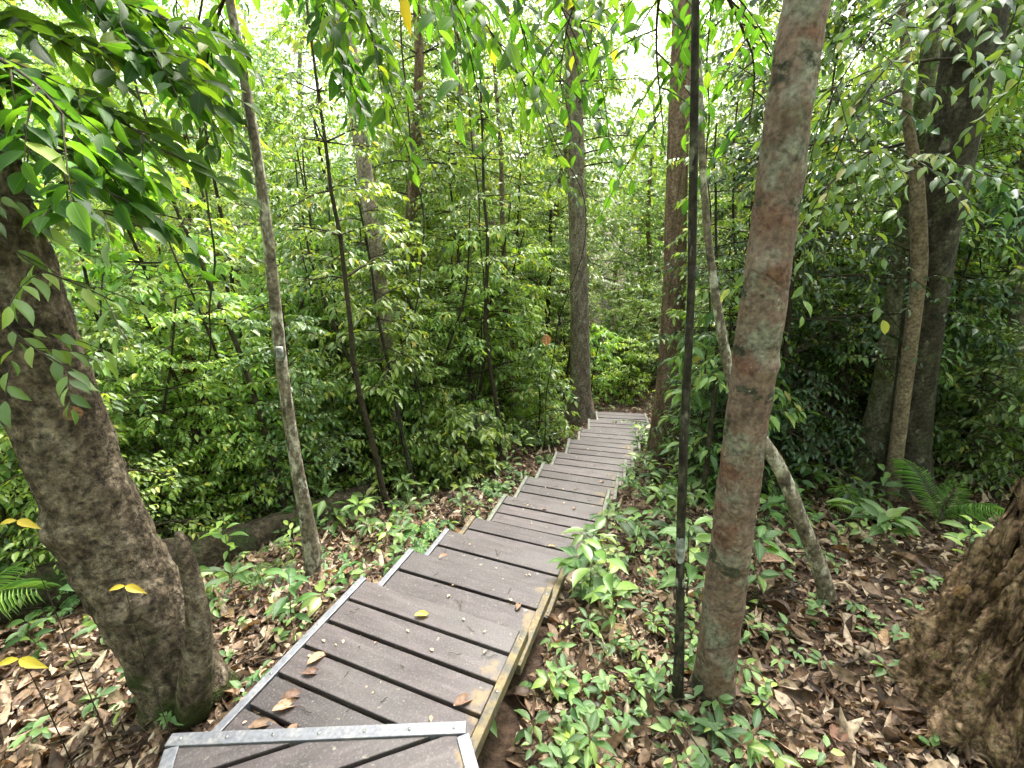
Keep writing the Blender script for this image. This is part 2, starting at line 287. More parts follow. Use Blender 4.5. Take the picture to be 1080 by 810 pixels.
M['soil'] = bark_mat('soil', [(.3, (.018, .011, .007)), (.5, (.05, .031, .019)), (.7, (.095, .06, .037))], scale=(3, 3, 3), bump=1, bdist=.04, fine=28)
M['stem_green'] = bark_mat('stem_green', [(.3, (.04, .06, .02)), (.7, (.09, .11, .04))], scale=(20, 20, 20), bump=.2, bdist=.004)
M['stem_dark'] = bark_mat('stem_dark', [(.3, (.02, .016, .01)), (.7, (.07, .055, .035))], scale=(20, 20, 10), bump=.3, bdist=.004)
M['lichen'] = bark_mat('lichen', [(.3, (.12, .13, .12)), (.6, (.3, .32, .29))], scale=(30, 30, 30), bump=.3, bdist=.003)
M['stone'] = bark_mat('stone', [(.3, (.09, .085, .07)), (.6, (.2, .19, .165)), (.8, (.3, .29, .26))], scale=(9, 9, 9), bump=.6, bdist=.02)

def plank_mat():
    m, n, l = new_mat('composite_board'); tc = n.new('ShaderNodeTexCoord'); oi = n.new('ShaderNodeObjectInfo')
    mp = n.new('ShaderNodeMapping'); mp.inputs['Scale'].default_value = (5, 34, 34); l.new(tc.outputs['Object'], mp.inputs[0]); l.new(oi.outputs['Random'], mp.inputs['Location'])
    g = n.new('ShaderNodeTexNoise'); g.inputs['Scale'].default_value = 1; g.inputs['Detail'].default_value = 6; l.new(mp.outputs[0], g.inputs[0])
    r = ramp(n, [(.3, (.038, .028, .029)), (.55, (.064, .049, .050)), (.75, (.092, .075, .075))]); l.new(g.outputs[0], r.inputs[0])
    hs = n.new('ShaderNodeHueSaturation'); l.new(r.outputs[0], hs.inputs['Color'])
    mr = n.new('ShaderNodeMapRange'); mr.inputs['To Min'].default_value = .74; mr.inputs['To Max'].default_value = 1.28; l.new(oi.outputs['Random'], mr.inputs[0]); l.new(mr.outputs[0], hs.inputs['Value'])
    # grey weathering, then ochre lichen that gathers on a few board ends, then pale specks; all in world place so boards differ
    def patchn(prev, scale, lo, hi, c, det=4, loc=0, fac=1.0):
        gm = n.new('ShaderNodeNewGeometry'); mq = n.new('ShaderNodeMapping'); mq.inputs['Location'].default_value = (loc, loc, loc); l.new(gm.outputs['Position'], mq.inputs[0])
        q = n.new('ShaderNodeTexNoise'); q.inputs['Scale'].default_value = scale; q.inputs['Detail'].default_value = det; l.new(mq.outputs[0], q.inputs[0])
        qr = ramp(n, [(lo, (0, 0, 0)), (hi, (fac, fac, fac))]); l.new(q.outputs[0], qr.inputs[0])
        mx = n.new('ShaderNodeMix'); mx.data_type = 'RGBA'; l.new(qr.outputs[0], mx.inputs[0]); l.new(prev, mx.inputs[6]); mx.inputs[7].default_value = (*c, 1); return mx.outputs[2]
    col = patchn(hs.outputs[0], 2.6, .45, .7, (.088, .080, .078), 5, 3, .6)
    col = patchn(col, 5, .60, .75, (.03, .027, .024), 6, 9, .6)
    col = patchn(col, 34, .68, .74, (.24, .22, .17), 2, 1, .8)
    col = patchn(col, 130, .52, .72, (.17, .16, .15), 4, 5, .55)
    col = patchn(col, 90, .56, .74, (.025, .022, .02), 4, 11, .6)
    p = n.new('ShaderNodeBsdfPrincipled'); p.inputs['Roughness'].default_value = .52; p.inputs['Specular IOR Level'].default_value = .45
    # lichen: an attribute-free mask near chosen board ends comes from the board's own x coordinate
    sx = n.new('ShaderNodeSeparateXYZ'); l.new(tc.outputs['Object'], sx.inputs[0])
    ab = n.new('ShaderNodeMapRange'); ab.inputs['From Min'].default_value = .16; ab.inputs['From Max'].default_value = .44; ab.inputs['To Min'].default_value = -.1; ab.inputs['To Max'].default_value = .16; l.new(sx.outputs[0], ab.inputs[0])
    gm = n.new('ShaderNodeNewGeometry'); q = n.new('ShaderNodeTexNoise'); q.inputs['Scale'].default_value = 9; q.inputs['Detail'].default_value = 7; q.inputs['Roughness'].default_value = .7; l.new(gm.outputs['Position'], q.inputs[0])
    q2 = n.new('ShaderNodeTexNoise'); q2.inputs['Scale'].default_value = 1.3; q2.inputs['Detail'].default_value = 0; l.new(gm.outputs['Position'], q2.inputs[0])
    s0 = n.new('ShaderNodeMath'); s0.operation = 'MULTIPLY_ADD'; s0.inputs[1].default_value = .45; l.new(q2.outputs[0], s0.inputs[0]); l.new(q.outputs[0], s0.inputs[2])
    s = n.new('ShaderNodeMath'); s.operation = 'ADD'; l.new(ab.outputs[0], s.inputs[0]); l.new(s0.outputs[0], s.inputs[1])
    qr = ramp(n, [(.87, (0, 0, 0)), (1.0, (.75, .75, .75))]); l.new(s.outputs[0], qr.inputs[0])
    mx = n.new('ShaderNodeMix'); mx.data_type = 'RGBA'; l.new(qr.outputs[0], mx.inputs[0]); l.new(col, mx.inputs[6]); mx.inputs[7].default_value = (.22, .15, .06, 1); col = mx.outputs[2]
    l.new(col, p.inputs['Base Color'])
    b = n.new('ShaderNodeBump'); b.inputs['Strength'].default_value = .35; b.inputs['Distance'].default_value = .004; l.new(g.outputs[0], b.inputs['Height']); l.new(b.outputs[0], p.inputs['Normal'])
    o = n.new('ShaderNodeOutputMaterial'); l.new(p.outputs[0], o.inputs[0]); return m
M['board'] = plank_mat()
def strip_mat(name, base, spots, lo, hi, rough, metal):
    m, n, l = new_mat(name); g = n.new('ShaderNodeNewGeometry'); q = n.new('ShaderNodeTexNoise'); q.inputs['Scale'].default_value = 16; q.inputs['Detail'].default_value = 8; q.inputs['Roughness'].default_value = .7; l.new(g.outputs['Position'], q.inputs[0])
    r = ramp(n, [(lo, base), (hi, spots)]); l.new(q.outputs[0], r.inputs[0])
    f = n.new('ShaderNodeTexNoise'); f.inputs['Scale'].default_value = 70; f.inputs['Detail'].default_value = 4; l.new(g.outputs['Position'], f.inputs[0])
    ov = n.new('ShaderNodeMix'); ov.data_type = 'RGBA'; ov.blend_type = 'OVERLAY'; ov.inputs[0].default_value = .6; l.new(r.outputs[0], ov.inputs[6]); l.new(f.outputs[0], ov.inputs[7])
    p = n.new('ShaderNodeBsdfPrincipled'); p.inputs['Roughness'].default_value = rough; p.inputs['Metallic'].default_value = metal; l.new(ov.outputs[2], p.inputs['Base Color'])
    b = n.new('ShaderNodeBump'); b.inputs['Strength'].default_value = .3; b.inputs['Distance'].default_value = .003; l.new(q.outputs[0], b.inputs['Height']); l.new(b.outputs[0], p.inputs['Normal'])
    o = n.new('ShaderNodeOutputMaterial'); l.new(p.outputs[0], o.inputs[0]); return m
M['strip'] = strip_mat('worn_metal_strip', (.16, .165, .185), (.28, .27, .26), .5, .75, .42, .35)
M['strip_mossy'] = strip_mat('lichen_covered_strip', (.085, .08, .065), (.20, .15, .07), .42, .58, .7, .1)
M['strip_green'] = strip_mat('green_grey_strip', (.12, .13, .11), (.2, .21, .15), .45, .65, .6, .15)
M['screw'] = strip_mat('screw_steel', (.3, .3, .3), (.45, .44, .42), .4, .6, .35, .9)
M['timber'] = bark_mat('timber', [(.3, (.04, .028, .02)), (.6, (.11, .08, .055))], scale=(6, 6, 6), bump=.3, bdist=.005)

# ---------------------------------------------------------------- ground
def build_ground():
    def axis(a, b, near, far, n1, n2):
        return None
    xs = np.unique(np.concatenate([np.linspace(-7, 8, 241), np.linspace(-30, 32, 80), np.linspace(-300, 300, 40)]))
    ys = np.unique(np.concatenate([np.linspace(-2, 10, 193), np.linspace(-30, 40, 90), np.linspace(-200, 300, 40)]))
    X, Y = np.meshgrid(xs, ys); Z = ground(X, Y); nx, ny = len(xs), len(ys)
    i, j = np.meshgrid(np.arange(nx-1), np.arange(ny-1)); a = (j*nx + i).ravel()
    mb = MB(); mb.add(np.stack([X, Y, Z], -1).reshape(-1, 3), np.stack([a, a+1, a+nx+1, a+nx], 1))
    tag(link('ground', mb.mesh('ground', M['soil'])), kind='structure')
build_ground()

# ---------------------------------------------------------------- boardwalk
def clip(poly, p, nv):
    out = []
    for i in range(len(poly)):
        a, b = poly[i], poly[(i+1) % len(poly)]; da, db = np.dot(a-p, nv), np.dot(b-p, nv)
        if da >= 0: out.append(a)
        if da*db < 0: out.append(a + (b-a)*da/(da-db))
    return out
def add_bevel(o, wd=.004):
    b = o.modifiers.new('bevel', 'BEVEL'); b.width = wd; b.segments = 2; b.limit_method = 'ANGLE'
def oriented(name, parent, mat, c, th, sx, sy, sz, bev=.004):
    """a board centred on c (its top), turned th degrees, as its own mesh in its own axes"""
    mb = MB(); mb.box((-sx/2, -sy/2, -sz), (sx, 0, 0), (0, sy, 0), (0, 0, sz))
    o = link(name, mb.mesh(name, mat, smooth=False), parent, c); o.rotation_euler = (0, 0, math.radians(th)); add_bevel(o, bev); return o
def flat_strip(name, parent, mat, a, b, width, z0, z1):
    a, b = np.array(a[:2], float), np.array(b[:2], float); d = b - a; Ln = np.linalg.norm(d); th = math.degrees(math.atan2(d[1], d[0])); c = (a+b)/2
    return oriented(name, parent, mat, (c[0], c[1], z1), th, Ln, width, z1 - z0, .002)
def build_boardwalk():
    bw = thing('boardwalk', 'long flight of wide low wooden steps of dark boards going down between the trees', 'boardwalk', (0, 0, 0))
    rr = random.Random(3)
    prev = None
    for i, ((x, y), z, th, n) in enumerate(STEPS):
        A = np.array([x, y, 0.0]); ex, ey = across(th), along(th)
        if i == 0: run = 1.45
        else:
            (px_, py_), pz, pth, _ = STEPS[i-1]; run = float(np.dot(A - np.array([px_, py_, 0]), ey)) + .045
        n = max(2, round(run/.152))
        gap = .018; bwid = (run - gap*(n-1))/n
        for k in range(n):
            c = A + ex*DW/2 - ey*(k*(bwid+gap) + bwid/2)
            oriented('plank', bw, M['board'], (c[0] + rr.uniform(-.003, .003), c[1], z + rr.uniform(-.002, .002)), th + rr.uniform(-.25, .25), DW - .004, bwid, .03)
        # frame under the boards, a riser board below the step's edge, edge strips on both sides
        for s_, off in (('stringer', .06), ('stringer', DW - .11)):
            o0 = A + ex*off - ey*run; mb = MB(); mb.box((o0[0], o0[1], z - .13), ex*.05, ey*(run - .01), (0, 0, .098)); link(s_, mb.mesh(s_, M['timber'], False), bw)
        for off in (.06, DW - .11):
            c = A + ex*off - ey*.10; mb = MB(); mb.box((c[0], c[1], float(ground(c[0], c[1])) - .1), ex*.06, ey*.06, (0, 0, z - .132 - float(ground(c[0], c[1])) + .1)); link('post', mb.mesh('post', M['timber'], False), bw)
        lm = M['strip'] if i < 3 else M['strip_green']; rm = M['strip_mossy'] if i < 5 else M['strip_green']
        if i == 3: lm = M['strip_mossy']
        for side, mt in ((0, lm), (1, rm)):
            wdt = .036
            base = A - ex*wdt if side == 0 else A + ex*DW
            mb = MB(); o0 = base - ey*run
            mb.box((o0[0], o0[1], z - .055), ex*wdt, ey*(run + .012), (0, 0, .062))
            e = link('edge_strip', mb.mesh('edge_strip', mt, False), bw); add_bevel(e, .003)
            ns = max(2, int(run/.22)); sm = MB()
            for k in range(ns):
                q = base + ex*wdt/2 - ey*(.05 + k*(run-.1)/max(1, ns-1)); sm.tube([(q[0], q[1], z+.006), (q[0], q[1], z+.0095)], .006, 8)
            link('screw', sm.mesh('screw', M['screw']), e)['kind'] = 'stuff'
build_boardwalk()
LZ = .05
def build_landing():
    L0, R0, L1, R1 = (at_z(*q, LZ)[:2] for q in ((180, 775), (490, 762), (166, 818), (506, 818)))
    dl, dr = nrm(L1 - L0), nrm(R1 - R0)
    poly = [L0, R0, R0 + dr*1.6, L0 + dl*1.6]
    ld = thing('landing', 'wooden landing of dark boards edged with a grey metal strip above the first step', 'landing')
    a, b = at_z(230, 810, LZ)[:2], at_z(326, 779, LZ)[:2]; d = nrm(b - a); nv = np.array([-d[1], d[0]])
    inn = [L0 + dl*.045 + nrm(R0-L0)*.04, R0 + dr*.045 - nrm(R0-L0)*.04, R0 + dr*1.6 - nrm(R0-L0)*.04, L0 + dl*1.6 + nrm(R0-L0)*.04]
    pw, gp = .128, .015; th = math.degrees(math.atan2(d[1], d[0]))
    for k in range(-14, 12):
        lo = a + nv*(k*(pw+gp) + gp*.5); hi = lo + nv*pw; q = clip(clip(inn, lo, nv), hi, -nv)
        if len(q) < 3: continue
        q = np.array(q); c = q.mean(0); qq = q - c; ca, sa = math.cos(-math.radians(th)), math.sin(-math.radians(th)); qq = np.stack([qq[:, 0]*ca - qq[:, 1]*sa, qq[:, 0]*sa + qq[:, 1]*ca], 1)
        if np.cross(qq[1]-qq[0], qq[2]-qq[1]) < 0: qq = qq[::-1]
        mb = MB(); mb.prism(qq, -.028, 0); o = link('plank', mb.mesh('plank', M['board'], False), ld, (c[0], c[1], LZ)); o.rotation_euler = (0, 0, math.radians(th)); add_bevel(o)
    nn = nrm(R0 - L0); up2 = np.array([-nn[1], nn[0]])
    s1 = flat_strip('edge_strip', ld, M['strip'], L0 + dl*.022, R0 + dl*.022, .045, LZ - .03, LZ + .008)
    flat_strip('edge_strip', ld, M['strip'], L0 + dl*.05 + nn*.02, L0 + dl*1.6 + nn*.02, .045, LZ - .03, LZ + .0065)
    flat_strip('edge_strip', ld, M['strip'], R0 + dr*.05 - nn*.02, R0 + dr*1.6 - nn*.02, .045, LZ - .03, LZ + .0065)
    for t in np.linspace(.04, .96, 7):
        q = L0 + dl*.022 + (R0-L0)*t; mb = MB(); mb.tube([(q[0], q[1], LZ+.0075), (q[0], q[1], LZ+.011)], .0055, 10); link('screw', mb.mesh('screw', M['screw']), ld)
build_landing()

# ---------------------------------------------------------------- trunks drawn from their outline in depth
def smooth_path(pts, n):
    pts = np.asarray(pts, float); s = np.concatenate([[0], np.cumsum(np.linalg.norm(np.diff(pts[:, :3], axis=0), axis=1))])
    t = np.linspace(0, s[-1], n); out = np.stack([np.interp(t, s, pts[:, k]) for k in range(pts.shape[1])], 1)
    k = max(1, n//(len(pts)*2)); ker = np.ones(2*k+1)/(2*k+1)
    pad = np.concatenate([2*out[:1] - out[1:k+1][::-1], out, 2*out[-1:] - out[-k-1:-1][::-1]])
    return np.stack([np.convolve(pad[:, j], ker, 'valid') for j in range(out.shape[1])], 1)
def trunk_path(px, Y=None, dY=0.0, wk=1.0, up=2.5, n=60, flare=1.0):
    """px: (x, y, width) from top to bottom in photo pixels; Y: its distance; grows `up` metres past the frame and roots in the ground"""
    base = G(px[-1][0], px[-1][1]) if Y is None else None
    Yb = base[1] if Y is None else Y
    y0, y1 = px[0][1], px[-1][1]; out = []
    for (x, y, wd) in px:
        p = at_y(x, y, Yb + dY*(y1-y)/max(1, y1-y0)); out.append([*p, wd*wk/2/F*depth(p)])
    out = np.array(out)
    gz = float(ground(out[-1, 0], out[-1, 1]))
    if out[-1, 2] > gz - .05:
        b = out[-1].copy(); b[2] = gz - .12; b[3] *= flare; out = np.concatenate([out, b[None]])
    d = nrm(out[0, :3] - out[1, :3]); t = out[0].copy(); t[:3] += d*up; t[3] *= .8; out = np.concatenate([t[None], out])
    return smooth_path(out[::-1], n)
def branches(mbw, mbl, rng, path, t0, t1, nb, blen, leafL, tmpl, elev=(.0, .5), tw=5, nl=9, wr=.4, droop=.45, az=None, thick=.25, spread=.8, Lvar=.25):
    """leafy side branches on a stem path; wood goes to mbw, leaves to mbl"""
    n = len(path); LP = []; LD = []; LN = []; LL = []
    a0 = rng.uniform(0, 6.28)
    for b in range(nb):
        t = t0 + (t1-t0)*(b + rng.uniform(0, .9))/nb; i = min(n-1, int(t*(n-1))); p0 = path[i, :3]; r0 = path[i, 3]
        a = a0 + b*2.4 + rng.normal(0, .35) if az is None else az[0] + rng.uniform(-1, 1)*az[1]
        L = blen*(1.05 - .55*(t-t0)/max(1e-6, t1-t0))*rng.uniform(.65, 1.15); e = rng.uniform(*elev)
        d = np.array([math.cos(a)*math.cos(e), math.sin(a)*math.cos(e), math.sin(e)])
        m = 7; pts = [p0]; dd = d.copy()
        for k in range(m-1):
            dd = nrm(dd + rng.normal(0, .10, 3) + np.array([0, 0, -.09])); pts.append(pts[-1] + dd*L/(m-1))
        pts = np.array(pts); rb = min(r0*.6, .004 + L*.008)*thick*4
        mbw.tube(pts, np.linspace(rb, max(.0012, rb*.25), m), 5, cap=False)
        twigs = [(pts, 1.0)]
        for k in range(tw):
            f = rng.uniform(.25, .95); j = f*(m-1); q = pts[int(j)] + (pts[min(m-1, int(j)+1)] - pts[int(j)])*(j-int(j))
            T = nrm(pts[min(m-1, int(j)+1)] - pts[max(0, int(j)-1)]); S = nrm(np.cross(T, UP) + 1e-6)*(1 if k % 2 else -1)
            td = nrm(T*.6 + S*spread + rng.normal(0, .25, 3)); tl = L*rng.uniform(.28, .5); tp = np.stack([q + td*tl*u - UP*tl*.16*u*u for u in np.linspace(0, 1, 4)])
            mbw.tube(tp, np.linspace(rb*.4, .001, 4), 4, cap=False); twigs.append((tp, .8))
        for tp, sc in twigs:
            nn = max(3, int(nl*sc*rng.uniform(.7, 1.2))); u = np.linspace(.22, 1.0, nn) + rng.uniform(-.02, .02, nn); u = np.clip(u, 0, 1); seg = u*(len(tp)-1); k0 = np.minimum(seg.astype(int), len(tp)-2)
            P = tp[k0] + (tp[k0+1]-tp[k0])*(seg-k0)[:, None]; T = nrm(tp[k0+1]-tp[k0]); S = nrm(np.cross(T, UP[None]) + 1e-6)*np.where(np.arange(nn) % 2, 1, -1)[:, None]
            S[-1] *= .1
            D = T*.55 + S*.85 - UP*(droop*rng.uniform(.3, 1.5, nn))[:, None] + rng.normal(0, .18, (nn, 3))
            N = UP + S*.25 + rng.normal(0, .35, (nn, 3)); LP.append(P); LD.append(D); LN.append(N); LL.append(leafL*(1 + rng.normal(0, Lvar, nn)).clip(.45, 1.6))
    leaves(mbl, np.concatenate(LP), np.concatenate(LD), np.concatenate(LN), np.concatenate(LL), wr, tmpl)

def relief(freq, amp, zs=.5, foot=None, knots=()):
    """bark relief: multi-scale bumps in metres, a lobed foot where the roots leave, and knots at given heights"""
    def fn(p, a, r):
        out = np.ones(len(a))
        for k, t in enumerate(a):
            q = Vector((p[0] + math.cos(t)*r, p[1] + math.sin(t)*r, (p[2])*zs))*freq
            d = mnoise.fractal(q, .8, 2.1, 3)*amp + (abs(mnoise.noise(q*.35)) - .2)*amp*1.2
            out[k] += d/r
            for (z, az, h, w_) in knots:
                e = (math.cos(t - az) - .55)/.45
                if e > 0: out[k] += h/r*e*math.exp(-((p[2]-z)/w_)**2)
        if foot: out += foot[0]*math.exp(-max(0, p[2])/foot[1])*(.55 + .45*np.sin(a*foot[2] + 1.0) + .25*np.sin(a*(foot[2]+2)))
        return out
    return fn
def tree_px(name, label, cat, px, mat, group=None, Y=None, dY=0, wk=1, up=2.5, sides=14, rough=.05, n=60, part='trunk', flare=1.3, wob=0, seed=1, rfn=None):
    pa = trunk_path(px, Y, dY, wk, up, n, flare)
    if wob:
        k = np.linspace(0, 1, len(pa)); pa[:, 0] += wob*np.sin(k*17+seed)*k; pa[:, 1] += wob*np.sin(k*13+2*seed)*k
    base = pa[0, :3].copy(); base[2] = float(ground(base[0], base[1])); root = thing(name, label, cat, base, group)
    loc = pa.copy(); loc[:, :3] -= base; mb = MB(); mb.tube(loc[:, :3], loc[:, 3], sides, True, rough, seed, rfn)
    tr = link(part, mb.mesh(part, mat), root); return root, loc, tr, base
def crown(root, loc, seed, t0, t1, nb, blen, leafL, mat, tmpl=T_MID, part='crown', wood='stem_dark', **kw):
    w_, l_ = MB(), MB(); branches(w_, l_, np.random.default_rng(seed), loc, t0, t1, nb, blen, leafL, tmpl, **kw)
    c = link(part, l_.mesh(part, M[mat], uv=tmpl is T_NEAR), root); link('branchwork', w_.mesh('branchwork', M[wood]), c); return c

# big leaning tree on the left
big, bl, btr, bbase = tree_px('leaning_tree', 'thick rough brown tree leaning left beside the landing, with a broken stub at its foot', 'tree',
    [(-100, 0, 112), (-62, 100, 112), (-30, 190, 110), (24, 340, 103), (50, 410, 100), (84, 500, 95), (108, 560, 97), (132, 605, 98), (160, 650, 98), (184, 690, 90), (199, 735, 92)], M['bark_big'], wk=.79, up=2.2, sides=110, rough=.045, n=260, flare=1.15, rfn=relief(26, .009, .6, (.24, .12, 3), [(.62, -.9, .03, .05), (1.0, -2.2, .035, .06)]))
def px_tube(parent, base, name, mat, px, Y, sides=14, wk=1, rough=.06, n=24, cap=True):
    pts = [];
    for x, y, wd in px: p = at_y(x, y, Y); pts.append([*(p - base), wd*wk/2/F*depth(p)])
    pa = smooth_path(np.array(pts)[::-1], n); mb = MB(); mb.tube(pa[:, :3], pa[:, 3], sides, cap, rough); return link(name, mb.mesh(name, mat), parent)
px_tube(big, bbase, 'broken_stub', M['bark_big'], [(188, 562, 7), (192, 573, 14), (199, 600, 18), (206, 628, 20), (210, 660, 25), (208, 700, 30), (203, 752, 34)], bbase[1] - .12)

# middle ground trunks
pole, pl, ptr, pbase = tree_px('pole_tree', 'slim grey-brown pole tree with a white paint mark, left of the boardwalk', 'tree',
    [(243, 0, 11), (262, 110, 12), (275, 200, 13), (288, 300, 14.5), (297, 380, 15), (308, 460, 15.5), (318, 520, 17), (327, 570, 20), (334, 606, 26)], M['bark_pole'], dY=.15, up=3, wob=.012, wk=.8)
px_tube(pole, pbase, 'paint_mark', M['lichen'], [(294.5, 366, 7.5), (295.6, 380, 7.5)], pbase[1] - .012, 8, n=4)
dark_a, da, _, _ = tree_px('sapling', 'thin nearly black sapling stem left of centre, leafy above, rooted behind the log', 'sapling',
    [(345, 200, 3), (353, 245, 4), (362, 310, 5), (372, 375, 6), (381, 425, 6), (389, 468, 7)], M['bark_dark'], up=1.0, wob=.02, part='stem')
crown(dark_a, da, 21, .3, 1, 32, .95, .09, 'leaf_light', tw=8)
dark_b, db, _, _ = tree_px('sapling', 'thin dark slanting sapling stem standing in leaf litter nearest the boardwalk', 'sapling',
    [(392, 290, 2.5), (402, 350, 3), (412, 395, 3.5), (420, 440, 4), (430, 485, 5), (440, 524, 6)], M['bark_dark'], up=.9, wob=.01, part='stem')
crown(dark_b, db, 22, .45, 1, 24, .8, .085, 'leaf_light', tw=7)
tall, tl, _, _ = tree_px('forest_tree', 'tall tree with pale grey upper trunk and dark vine-wrapped foot, left of centre', 'tree',
    [(362, 0, 17), (371, 60, 18), (374, 110, 17), (384, 190, 15), (394, 250, 16), (402, 310, 17), (409, 360, 16), (416, 430, 15)], M['bark_grey'], Y=5.6, up=4, wob=.03)
crown(tall, tl, 23, .1, .5, 16, .6, .08, 'leaf_mid', part='vine', tw=4)
pale, pp, _, _ = tree_px('pole_tree', 'very thin pale tan pole standing among seedlings left of the far steps', 'tree',
    [(524, 95, 4), (528, 170, 5), (531, 250, 5.5), (535, 330, 6), (539, 400, 6.5), (543, 462, 7.5)], M['bark_pale'], up=.5, wob=.015)
crown(pale, pp, 24, .82, 1, 9, .7, .1, 'leaf_mid', tw=5)
grey, gp, _, _ = tree_px('forest_tree', 'mottled grey tree trunk at the far left corner of the boardwalk', 'tree',
    [(604, 40, 17), (606, 120, 18), (608, 200, 18), (610, 280, 19), (612, 350, 20), (612, 400, 21), (612, 442, 24)], M['bark_grey'], up=4, flare=1.5)
crown(grey, gp, 25, .42, .8, 40, 1.3, .11, 'leaf_mid', tw=7)
twin, tp2, _, _ = tree_px('sapling', 'dark thin sapling with forked top just left of the grey trunk', 'sapling',
    [(580, 265, 4), (579, 300, 5), (577, 350, 6), (574, 395, 6), (572, 424, 7)], M['bark_dark'], up=.8, part='stem')
crown(twin, tp2, 26, .6, 1, 10, .7, .1, 'leaf_mid', tw=5)
brown, bp_, _, _ = tree_px('forest_tree', 'straight warm brown tree trunk to the right of the far steps', 'tree',
    [(720, 0, 20), (718, 70, 21), (715, 150, 22), (713, 230, 23), (711, 300, 24), (709, 360, 25), (706, 425, 28)], M['bark_brown'], Y=6.2, up=4, flare=1.4)
crown(brown, bp_, 27, .62, .95, 22, 1.3, .11, 'leaf_mid', tw=6)
darkp, dp, _, dpb = tree_px('pole_tree', 'thin blackish pole with whitish bands standing left of the red-brown tree', 'tree',
    [(738, 0, 11), (737, 60, 11), (733, 170, 11.5), (728, 280, 12), (724, 380, 12), (721, 470, 12), (719, 560, 12), (717, 640, 13), (715, 742, 15)], M['bark_dark'], up=2, wob=.02, n=120, wk=.72, rough=.16)
dpy = proj(dp[:, :3] + dpb)[1]
for y0, y1 in ((560, 594), (606, 622)):
    k_ = np.where((dpy > y0) & (dpy < y1))[0]; seg = dp[k_]; nb_ = len(seg); mb = MB(); mb.tube(seg[:, :3], seg[:, 3]*1.0 + .0012*np.sin(np.linspace(0, math.pi, nb_)) + .0004, 14, False, .16); link('pale_band', mb.mesh('pale_band', M['lichen']), darkp)
red, rp, _, rb = tree_px('mottled_tree', 'smooth red-brown tree with grey and dark green blotches, right of the boardwalk', 'tree',
    [(851, 0, 46), (838, 60, 46), (830, 130, 47), (821, 200, 46), (812, 270, 46), (803, 330, 46), (795, 390, 45), (787, 450, 43), (778, 520, 42), (770, 580, 42), (762, 640, 41), (756, 690, 40), (752, 735, 42)], M['bark_red'], wk=.97, up=2.4, sides=64, rough=.03, n=260, flare=1.05, rfn=relief(22, .0035, 1.3, (.3, .09, 3), [(1.05, -2.0, .012, .025), (1.62, -1.2, .016, .02), (1.95, -2.1, .012, .03), (2.42, -1.7, .010, .035), (.55, -1.0, .008, .03), (.3, -2.3, .008, .03)]))
crook, ck, _, _ = tree_px('crooked_vine', 'thick crooked greyish vine bending behind the red-brown tree to the ground', 'vine',
    [(735, 60, 7), (741, 160, 7), (748, 260, 8), (757, 330, 9), (768, 395, 11), (785, 440, 13), (808, 468, 14), (830, 505, 15), (842, 545, 15), (858, 580, 15), (876, 635, 17)], M['bark_pole'], up=1.2, dY=.4, part='stem', wob=.01, n=90)
rmoss, rm, _, _ = tree_px('forest_tree', 'mossy grey tree behind the crooked pale trunk on the right', 'tree',
    [(972, 120, 16), (962, 200, 18), (952, 270, 20), (943, 340, 22), (934, 410, 24), (926, 460, 30), (921, 505, 40)], M['bark_moss'], up=3, flare=1.4, dY=.2)
rdark, rd, _, _ = tree_px('forest_tree', 'thick dark leaning tree on the right behind the slender crooked one', 'tree',
    [(1034, 0, 54), (1020, 70, 50), (1006, 140, 47), (993, 210, 44), (980, 290, 40), (970, 360, 37), (962, 430, 36), (957, 490, 40), (955, 516, 50)], M['bark_deep'], wk=.95, up=3, sides=24, flare=1.5)
rcr, rc, _, _ = tree_px('crooked_tree', 'slender crooked tan tree on the right with knotty bends in its trunk', 'tree',
    [(952, 0, 10), (956, 60, 11), (953, 110, 12), (964, 165, 14), (971, 215, 16), (966, 240, 20), (972, 270, 17), (965, 320, 18), (960, 370, 18), (952, 420, 17), (946, 470, 16), (940, 525, 17)], M['bark_pale'], up=2.4, n=90, wk=.8, rough=.1)
crown(rcr, rc, 28, .45, .95, 14, 1.1, .11, 'leaf_dark', tw=6)
tree_px('forest_tree', 'mossy trunk cut by the right edge of the photo among bright bushes', 'tree', [(1088, 180, 20), (1080, 260, 21), (1073, 320, 22), (1068, 380, 24)], M['bark_moss'], Y=5.0, up=4, flare=1.3)
tree_px('forest_tree', 'pale distant trunk seen in the bright gap right of the dark leaning tree', 'tree', [(1022, 200, 9), (1012, 280, 10), (1003, 335, 11), (998, 380, 12)], M['bark_pale'], Y=8.5, up=5, flare=1.3)
snag, sg, _, _ = tree_px('snag', 'short reddish broken dead trunk standing in the bushes on the left', 'dead tree',
    [(198, 378, 11), (201, 392, 17), (204, 415, 16), (211, 440, 16), (216, 470, 17)], M['wood_red'], Y=4.6, up=.04, rough=.14)

